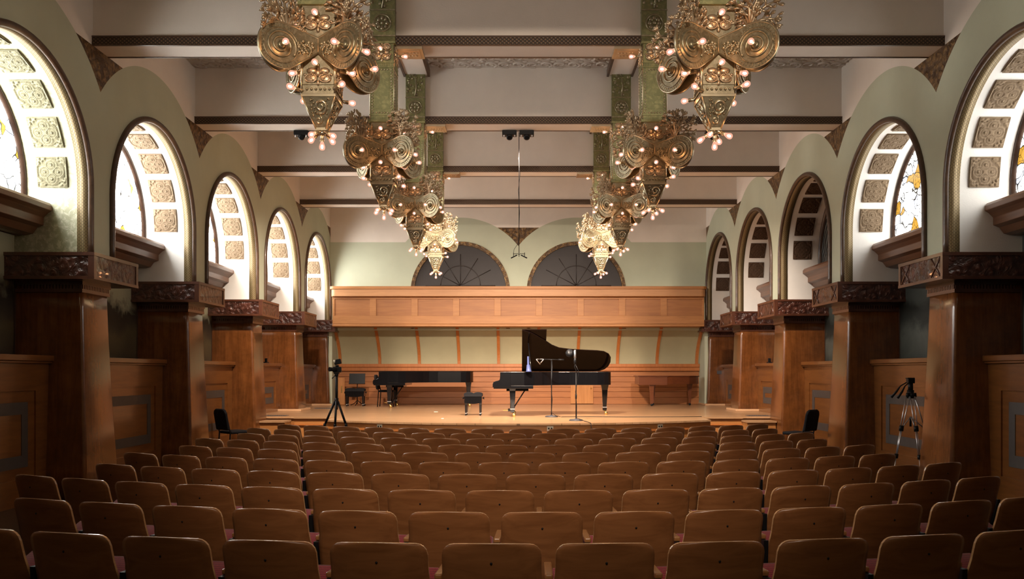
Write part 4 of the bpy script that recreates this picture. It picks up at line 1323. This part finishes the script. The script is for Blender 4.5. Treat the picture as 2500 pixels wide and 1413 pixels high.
# artist benches
def bench(loc, rz, lab, w=0.42, dp=0.36):
    r = empty('piano_bench', loc, rz); tag(r, lab, 'piano bench')
    mb = MB()
    n = 8
    def top(x, y):
        return 0.505 + 0.03*abs(math.sin(PI*(x/w+0.5)*2))**0.5*abs(math.sin(PI*(y/dp+0.5)*2))**0.5
    g = 16
    i0 = mb.add([(-w/2+w*i/g, -dp/2+dp*j/g, top(-w/2+w*i/g, -dp/2+dp*j/g)) for i in range(g+1) for j in range(g+1)])
    for i in range(g):
        for j in range(g):
            q = i0+i*(g+1)+j; mb.face((q, q+g+1, q+g+2, q+1), 0, None, True)
    mb.box(-w/2, w/2, -dp/2, dp/2, 0.44, 0.501)
    mb.build('cushion', M['black_soft'], r)
    mb = MB()
    pl = [(-w/2+0.01, 0.44), (w/2-0.01, 0.44), (w/2-0.01, 0.30)] + [(w/2-0.01-(w-0.02)*k/10, 0.30-0.03*math.sin(PI*k/10)) for k in range(1, 10)] + [(-w/2+0.01, 0.30)]
    mb.prism(pl, 'y', -dp/2+0.01, -dp/2+0.03); mb.prism(pl, 'y', dp/2-0.03, dp/2-0.01)
    mb.box(-w/2+0.01, -w/2+0.03, -dp/2+0.02, dp/2-0.02, 0.29, 0.44); mb.box(w/2-0.03, w/2-0.01, -dp/2+0.02, dp/2-0.02, 0.29, 0.44)
    mb.build('apron', M['lacquer'], r)
    for sx in (-1, 1):
        for sy in (-1, 1):
            x, y = sx*(w/2-0.045), sy*(dp/2-0.045)
            mb = MB(); mb.loft([[(x-h, y-h, z), (x+h, y-h, z), (x+h, y+h, z), (x-h, y+h, z)] for z, h in ((0.05, 0.019), (0.25, 0.024), (0.36, 0.032))], 0, True, False)
            lg = mb.build('leg', M['lacquer'], r)
            mb = MB(); mb.box(x-0.022, x+0.022, y-0.022, y+0.022, 0.045, 0.062); mb.build('ferrule', M['steel'], lg)
            mb = MB(); mb.lathe([(0.006, -0.01), (0.022, -0.01), (0.022, 0.01), (0.006, 0.01)], 10); mb.xf(T(x, y, 0.023) @ RX(PI/2)); mb.build('caster', M['black'], lg)
    for sx in (-1, 1):
        mb = MB(); i0 = 0; mb.lathe([(0.012, 0.0), (0.012, 0.02), (0.03, 0.022), (0.03, 0.04)], 12); mb.xf(T(sx*w/2, 0, 0.40) @ Matrix.Rotation(sx*PI/2, 4, 'Y')); mb.build('height_knob', M['black'], r)
bench((-1.04, 19.25, STG), 0.0, 'black padded piano bench standing left of the concert grand')
bench((-4.78, 24.4, STG), 0.05, 'black piano bench below the music stand at the rear left', 0.56, 0.36)

# music stand
r = empty('music_stand', (-4.80, 24.75, STG)); tag(r, 'black music stand behind the bench at the rear left', 'music stand')
mb = MB(); mb.box(-0.235, 0.235, -0.012, 0.012, 0.0, 0.30); mb.box(-0.235, 0.235, -0.07, 0.01, -0.02, 0.0)
mb.xf(T(0, -0.02, 0.66) @ RX(math.radians(-12))); mb.build('desk', M['black'], r)
mb = MB(); mb.tube([(0, 0.03, 0.05), (0, 0.03, 0.72)], 0.013, 8); mb.build('pole', M['black'], r)
for k in range(3):
    a = 2*PI*k/3+0.5
    mb = MB(); mb.tube([(0, 0.03, 0.16), (0.12*math.cos(a), 0.03+0.12*math.sin(a), 0.06), (0.26*math.cos(a), 0.03+0.26*math.sin(a), 0.012)], 0.011, 6); mb.build('foot', M['black'], r)

# chairs
def black_chair(loc, rz, lab, padded=True):
    r = empty('stage_chair', loc, rz); tag(r, lab, 'chair', 'black chairs beside the stage')
    mb = MB(); mb.box(-0.22, 0.22, -0.20, 0.22, 0.42, 0.48); mb.build('seat', M['black_soft'], r, bevel=0.02)
    mb = MB(); mb.prism([(-0.22, 0), (0.22, 0), (0.22, 0.34), (0.19, 0.40), (0.13, 0.43), (-0.13, 0.43), (-0.19, 0.40), (-0.22, 0.34)], 'y', -0.03, 0.03); mb.xf(T(0, -0.25, 0.50) @ RX(math.radians(10))); mb.build('backrest', M['black_soft'], r, bevel=0.025)
    for sx in (-1, 1):
        mb = MB(); mb.tube([(sx*0.20, 0.20, 0.43), (sx*0.21, 0.22, 0.0)], 0.014, 6); mb.build('leg', M['black'], r)
        mb = MB(); mb.tube([(sx*0.20, -0.29, 0.78), (sx*0.20, -0.21, 0.45), (sx*0.21, -0.24, 0.0)], 0.014, 6); mb.build('leg', M['black'], r)
    return r
black_chair((-5.72, 16.75, 0), math.radians(-40), 'black upholstered chair beside the left wainscot behind the second pillar')
black_chair((5.52, 16.4, 0), math.radians(40), 'black upholstered chair beside the right wainscot behind the second pillar')
r = black_chair((-3.80, 24.05, STG), math.radians(-90), 'black slim chair drawn up to the keyboard of the closed grand')

# microphone stands on the stage
def base(r, rad=0.145):
    mb = MB(); mb.lathe([(rad, 0.0), (rad, 0.014), (rad*0.85, 0.028), (0.03, 0.034), (0.02, 0.05)], 28); mb.build('base', M['grey_base'], r)
r = empty('microphone_stand', (0.74, 18.55, STG)); tag(r, 'black boom microphone stand with small stereo pair in front of the piano', 'microphone stand', 'microphone stands')
base(r)
mb = MB(); mb.tube([(0, 0, 0.03), (0, 0, 1.27)], 0.011, 8); mb.ball((0, 0, 1.27), 0.025); mb.build('pole', M['black'], r)
mb = MB(); mb.tube([(0.28, 0.05, 1.275), (-0.20, -0.02, 1.285)], 0.009, 8); mb.tube([(0.28, 0.05, 1.275), (0.15, 0.03, 1.277)], 0.018, 8); mb.build('boom', M['black'], r)
for sg in (-1, 1):
    mb = MB(); mb.tube([(-0.26+sg*0.085, -0.02, 1.285), (-0.26-sg*0.008, 0.05, 1.175)], 0.0105, 8); mb.tube([(-0.26, -0.02, 1.29), (-0.26+sg*0.085, -0.02, 1.29)], 0.006, 6); mb.build('microphone', M['steel'], r)
mb = MB(); mb.tube([(0.01, -0.012, 1.25), (0.022*math.sin(1), -0.014, 0.95), (-0.012, -0.014, 0.7), (0.016, -0.014, 0.4), (0.0, -0.014, 0.1), (0.1, -0.1, 0.03), (0.2, -0.02, 0.008)], 0.006, 6); mb.build('cable', M['black'], r)
r = empty('microphone_stand', (1.19, 17.15, STG)); tag(r, 'black straight stand with large upright microphone at the stage lip', 'microphone stand', 'microphone stands')
base(r)
mb = MB(); mb.tube([(0, 0, 0.03), (0, 0, 0.98)], 0.011, 8); mb.tube([(0, 0, 0.45), (0, 0, 0.55)], 0.018, 8); mb.tube([(0, 0, 0.98), (0.0, 0, 1.04), (-0.03, 0, 1.10), (-0.022, 0, 1.2)], 0.009, 6); mb.build('pole', M['black'], r)
mb = MB(); mb.lathe([(0.012, 1.16), (0.024, 1.17), (0.025, 1.30)], 12, 1, (-0.022, 0, 0)); mb.lathe([(0.025, 1.30), (0.026, 1.31), (0.026, 1.44), (0.018, 1.46)], 12, 0, (-0.022, 0, 0)); mb.build('microphone', [M['steel'], M['black']], r)
mb = MB(); mb.lathe([(0.0, -0.002), (0.085, -0.002), (0.085, 0.002), (0.0, 0.002)], 20); mb.xf(T(-0.13, 0.03, 1.39) @ RX(PI/2)); mb.build('pop_shield', M['black'], r)
mb = MB(); mb.tube([(-0.015, -0.012, 1.16), (0.05, -0.014, 1.02), (0.03, -0.014, 0.85), (-0.01, -0.014, 0.6), (0.012, -0.014, 0.3), (0.01, -0.02, 0.06), (0.14, -0.25, 0.012), (0.20, -0.62, 0.008), (0.225, -0.89, 0.004), (0.228, -0.93, -0.02), (0.235, -0.95, -0.12), (0.26, -0.97, -0.40)], 0.006, 6); mb.build('cable', M['black'], r)
mb = MB(); mb.tube([(0.95, 18.5, STG+0.006), (1.5, 18.58, STG+0.006), (2.4, 18.45, STG+0.006), (3.6, 18.52, STG+0.006), (4.1, 18.6, STG+0.006)], 0.006, 6)
tag(mb.build('floor_cable', M['black']), 'thin black cable running right across the stage floor', 'cable')

# hanging microphone pair
r = empty('hanging_microphones', (0.012, 15.05, 3.74)); tag(r, 'pair of slim microphones on a bar hung by a long cable above the aisle', 'microphones')
mb = MB(); mb.tube([(0, 0, 0.06), (0, 0, 2.25)], 0.006, 6); mb.build('drop_cable', M['black'], r)
mb = MB(); mb.tube([(-0.012, 0.0, 1.8), (0.02, 0, 1.5), (-0.012, 0.0, 1.2), (0.01, 0, 0.8), (-0.01, 0, 0.25), (-0.09, 0, 0.13), (-0.10, 0, 0.06)], 0.004, 5); mb.build('signal_cable', M['black'], r)
mb = MB(); mb.tube([(-0.105, 0, 0.05), (-0.02, 0, 0.055), (0, 0, 0.03), (0.02, 0, 0.055), (0.105, 0, 0.05)], 0.005, 6)
for sg in (-1, 1): mb.tube([(sg*0.10, 0, 0.075), (sg*0.10, 0, 0.01)], 0.006, 6)
mb.tube([(0, 0, 0.0), (0, 0, 0.06)], 0.006, 6); mb.build('bar', M['black'], r)
for sg in (-1, 1):
    mb = MB(); mb.tube([(sg*0.035, 0, 0.03), (sg*0.145, -0.03, -0.03)], 0.0105, 8); mb.build('microphone', M['black'], r)

# ceiling spots under the third beam
for x, w in zip(SPOT_X, ('far left one', 'left of the hanging cable', 'right of the hanging cable', 'far right one')):
    r = empty('spotlight', (x, 14.98, BEAM_B)); tag(r, 'small black spotlight under the third ceiling beam, %s' % w, 'spotlight', 'spotlights under the beam')
    mb = MB(); mb.box(-0.13, 0.13, -0.08, 0.08, -0.085, 0.0); mb.build('yoke', M['black'], r, bevel=0.01)
    mb = MB(); mb.lathe([(0.05, -0.06), (0.058, -0.04), (0.058, 0.06), (0.035, 0.075)], 14); mb.xf(T(0, 0.0, -0.085) @ RX(math.radians(130))); mb.build('lamp_can', M['black'], r)
    for sg in (-1, 1):
        mb = MB(); mb.tube([(sg*0.095, -0.06, -0.06), (sg*0.095, -0.06, -0.125)], 0.014, 6); mb.build('clamp_knob', M['steel'], r)

# tripods
r = empty('camera_tripod', (-3.17, 14.5, 0)); tag(r, 'black tripod standing on the floor in front of the stage at left', 'tripod', 'tripods')
mb = MB(); mb.tube([(0, 0, 1.0), (0, 0, 1.62)], 0.022, 10); mb.tube([(0, 0, 1.08), (0, 0, 1.2)], 0.035, 10); mb.build('centre_column', M['black'], r)
for a in (math.radians(200), math.radians(275), math.radians(335)):
    mb = MB(); c_, s_ = math.cos(a), math.sin(a)
    mb.tube([(0.03*c_, 0.03*s_, 1.14), (0.20*c_, 0.20*s_, 0.74)], 0.02, 8); mb.tube([(0.20*c_, 0.20*s_, 0.76), (0.205*c_, 0.205*s_, 0.70)], 0.026, 8)
    mb.tube([(0.20*c_, 0.20*s_, 0.74), (0.34*c_, 0.34*s_, 0.38), (0.46*c_, 0.46*s_, 0.015)], [0.016, 0.016, 0.013], 8)
    lg = mb.build('leg', M['black'], r)
    mb = MB(); mb.ball((0.46*c_, 0.46*s_, 0.018), 0.018); mb.build('foot', M['black'], lg)
mb = MB(); mb.ball((0, 0, 1.60), 0.035); mb.box(-0.045, 0.045, -0.03, 0.03, 1.62, 1.645); mb.tube([(-0.02, 0, 1.60), (-0.075, -0.02, 1.54)], 0.008, 6); mb.build('ball_head', M['black'], r)
r = empty('photo_camera', (-3.17, 14.5, 1.646)); tag(r, 'black camera with flash head mounted on the left tripod', 'camera')
mb = MB(); mb.box(-0.06, 0.085, -0.035, 0.04, 0.0, 0.10); mb.box(-0.02, 0.04, -0.02, 0.03, 0.10, 0.13); mb.build('camera_body', M['black'], r, bevel=0.01)
mb = MB(); mb.tube([(0.0, -0.03, 0.05), (-0.07, -0.09, 0.055), (-0.10, -0.12, 0.055)], [0.034, 0.034, 0.04], 14); mb.build('lens', M['black'], r)
mb = MB(); mb.box(-0.03, 0.09, -0.03, 0.03, 0.0, 0.09); mb.xf(T(0.0, 0, 0.135) @ Matrix.Rotation(math.radians(-12), 4, 'Y')); fh = mb.build('flash_head', M['black'], r, bevel=0.012)
mb = MB(); mb.tube([(-0.035, -0.02, 0.165), (-0.03, -0.02, 0.22)], 0.02, 8); mb.build('flash_window', M['plate_white'], fh)

r = empty('camera_tripod', (5.73, 12.15, 0)); tag(r, 'silver tripod with empty pan head between the first and second right pillars', 'tripod', 'tripods')
apex = 1.30
for n_, a in enumerate((math.radians(205), math.radians(268), math.radians(338))):
    c_, s_ = math.cos(a), math.sin(a); px_, py_ = -s_, c_
    mb = MB()
    for e in (-0.022, 0.022):
        mb.tube([(0.055*c_+e*px_*1.3, 0.055*s_+e*py_*1.3, apex), (0.19*c_+e*px_*0.8, 0.19*s_+e*py_*0.8, 0.83)], 0.008, 6)
        mb.tube([(0.18*c_+e*px_*0.45, 0.18*s_+e*py_*0.45, 0.86), (0.29*c_+e*px_*0.45, 0.29*s_+e*py_*0.45, 0.44)], 0.008, 6)
    mb.tube([(0.29*c_, 0.29*s_, 0.46), (0.37*c_, 0.37*s_, 0.02)], 0.010, 6)
    lg = mb.build('leg', M['alu'], r)
    mb = MB()
    mb.tube([(0.18*c_, 0.18*s_, 0.875), (0.195*c_, 0.195*s_, 0.80)], 0.034, 8); mb.tube([(0.285*c_, 0.285*s_, 0.47), (0.30*c_, 0.30*s_, 0.41)], 0.030, 8); mb.ball((0.37*c_, 0.37*s_, 0.022), 0.02)
    mb.tube([(0.055*c_, 0.055*s_, apex-0.01), (0.05*c_, 0.05*s_, apex+0.05)], 0.03, 8)
    mb.build('leg_clamp', M['black'], lg)
    mb = MB(); mb.tube([(0.0, 0.0, 1.0), (0.18*c_, 0.18*s_, 0.84)], 0.008, 6); mb.build('spreader', M['alu'], r)
mb = MB(); mb.tube([(0, 0, 0.86), (0, 0, 1.0)], 0.016, 8); mb.tube([(0, 0, apex-0.03), (0, 0, apex+0.09)], 0.05, 10); mb.tube([(0, 0, apex+0.08), (0, 0, apex+0.2)], 0.036, 10); mb.build('centre_column', M['black'], r)
mb = MB(); mb.box(-0.05, 0.05, -0.04, 0.04, apex+0.19, apex+0.26); mb.box(-0.055, 0.055, -0.03, 0.05, apex+0.255, apex+0.272); mb.build('pan_head', M['black'], r, bevel=0.008)
for y0 in (-0.04, 0.03):
    mb = MB(); mb.tube([(-0.03, y0, apex+0.21), (-0.12, y0*2, apex+0.15), (-0.17, y0*2.5, apex+0.07), (-0.24, y0*3, apex-0.02)], [0.009, 0.009, 0.016, 0.018], 8); mb.build('pan_handle', M['black'], r)

# outlets on the stage front, plates
def outlet(x, lab, blank=False):
    y = front_y(x)+0.045
    r = empty('power_outlet', (x, y, STG-0.098)); r.rotation_euler = (0, 0, math.atan(1.25*2*x/4.03**2))
    tag(r, lab, 'outlet', 'plates on the stage front')
    mb = MB(); mb.box(-0.062, 0.062, -0.008, 0.0, -0.045, 0.045); mb.build('cover_plate', M['plate_white'] if not blank else M['maple_pale'], r, bevel=0.003)
    if not blank:
        for sx in (-0.027, 0.027):
            mb = MB(); mb.lathe([(0.017, 0.0), (0.017, 0.004)], 12); mb.xf(T(sx, -0.008, 0) @ RX(PI/2)); mb.build('socket', M['black'], r)
outlet(-2.80, 'white power outlet on the stage front near the left tripod')
outlet(-0.56, 'blank wooden plate on the stage front left of centre', True)
outlet(0.62, 'white power outlet on the stage front below the microphone stands')
outlet(2.87, 'white power outlet on the stage front towards the right end')
for (x, y, w, lab) in ((-2.07, 20.9, 0.10, 'white paper scrap on the stage boards left of the bench'), (-1.63, 17.9, 0.05, 'tiny white tape mark near the stage lip left of centre')):
    mb = MB(); mb.box(-w/2, w/2, -0.03, 0.03, 0.0, 0.004); o = mb.build('paper_scrap', M['paper'], None, (x, y, STG+0.0005)); tag(o, lab, 'paper')
mb = MB(); mb.box(-0.07, 0.07, -0.01, 0.0, -0.05, 0.05)
o = mb.build('wall_plate', M['grey_base'], None, (5.99, beam_y[-1]+BAY-0.40-0.02, 1.64)); tag(o, 'small dark grey plate on the front of the last right pillar', 'wall plate')
for x, y, lab in ((-5.55, 19.1, 'dark floor vent on the stage beside the third left pillar'), (-5.35, 22.9, 'dark floor vent on the stage beside the fourth left pillar'), (5.5, 19.1, 'dark floor vent on the stage beside the third right pillar')):
    mb = MB(); mb.box(-0.25, 0.25, -0.13, 0.13, 0.0, 0.006); 
    for q in range(9): mb.box(-0.22+0.05*q, -0.20+0.05*q, -0.11, 0.11, 0.005, 0.010)
    o = mb.build('floor_vent', M['grey_base'], None, (x, y, STG+0.0005)); tag(o, lab, 'vent', 'floor vents on the stage')
for sx, y, lab in ((-6.25, 20.6, 'small black box on the left wainscot cap behind the third pillar'), (6.22, 20.6, 'small black box on the right wainscot cap behind the third pillar')):
    r = empty('small_speaker', (sx, y, 1.871)); tag(r, lab, 'speaker')
    mb = MB(); mb.box(-0.04, 0.04, -0.10, 0.10, 0.0, 0.03); mb.build('foot_plate', M['black'], r)
    mb = MB(); mb.box(-0.03, 0.03, -0.025, 0.025, 0.03, 0.12); mb.build('body', M['black'], r, bevel=0.006)
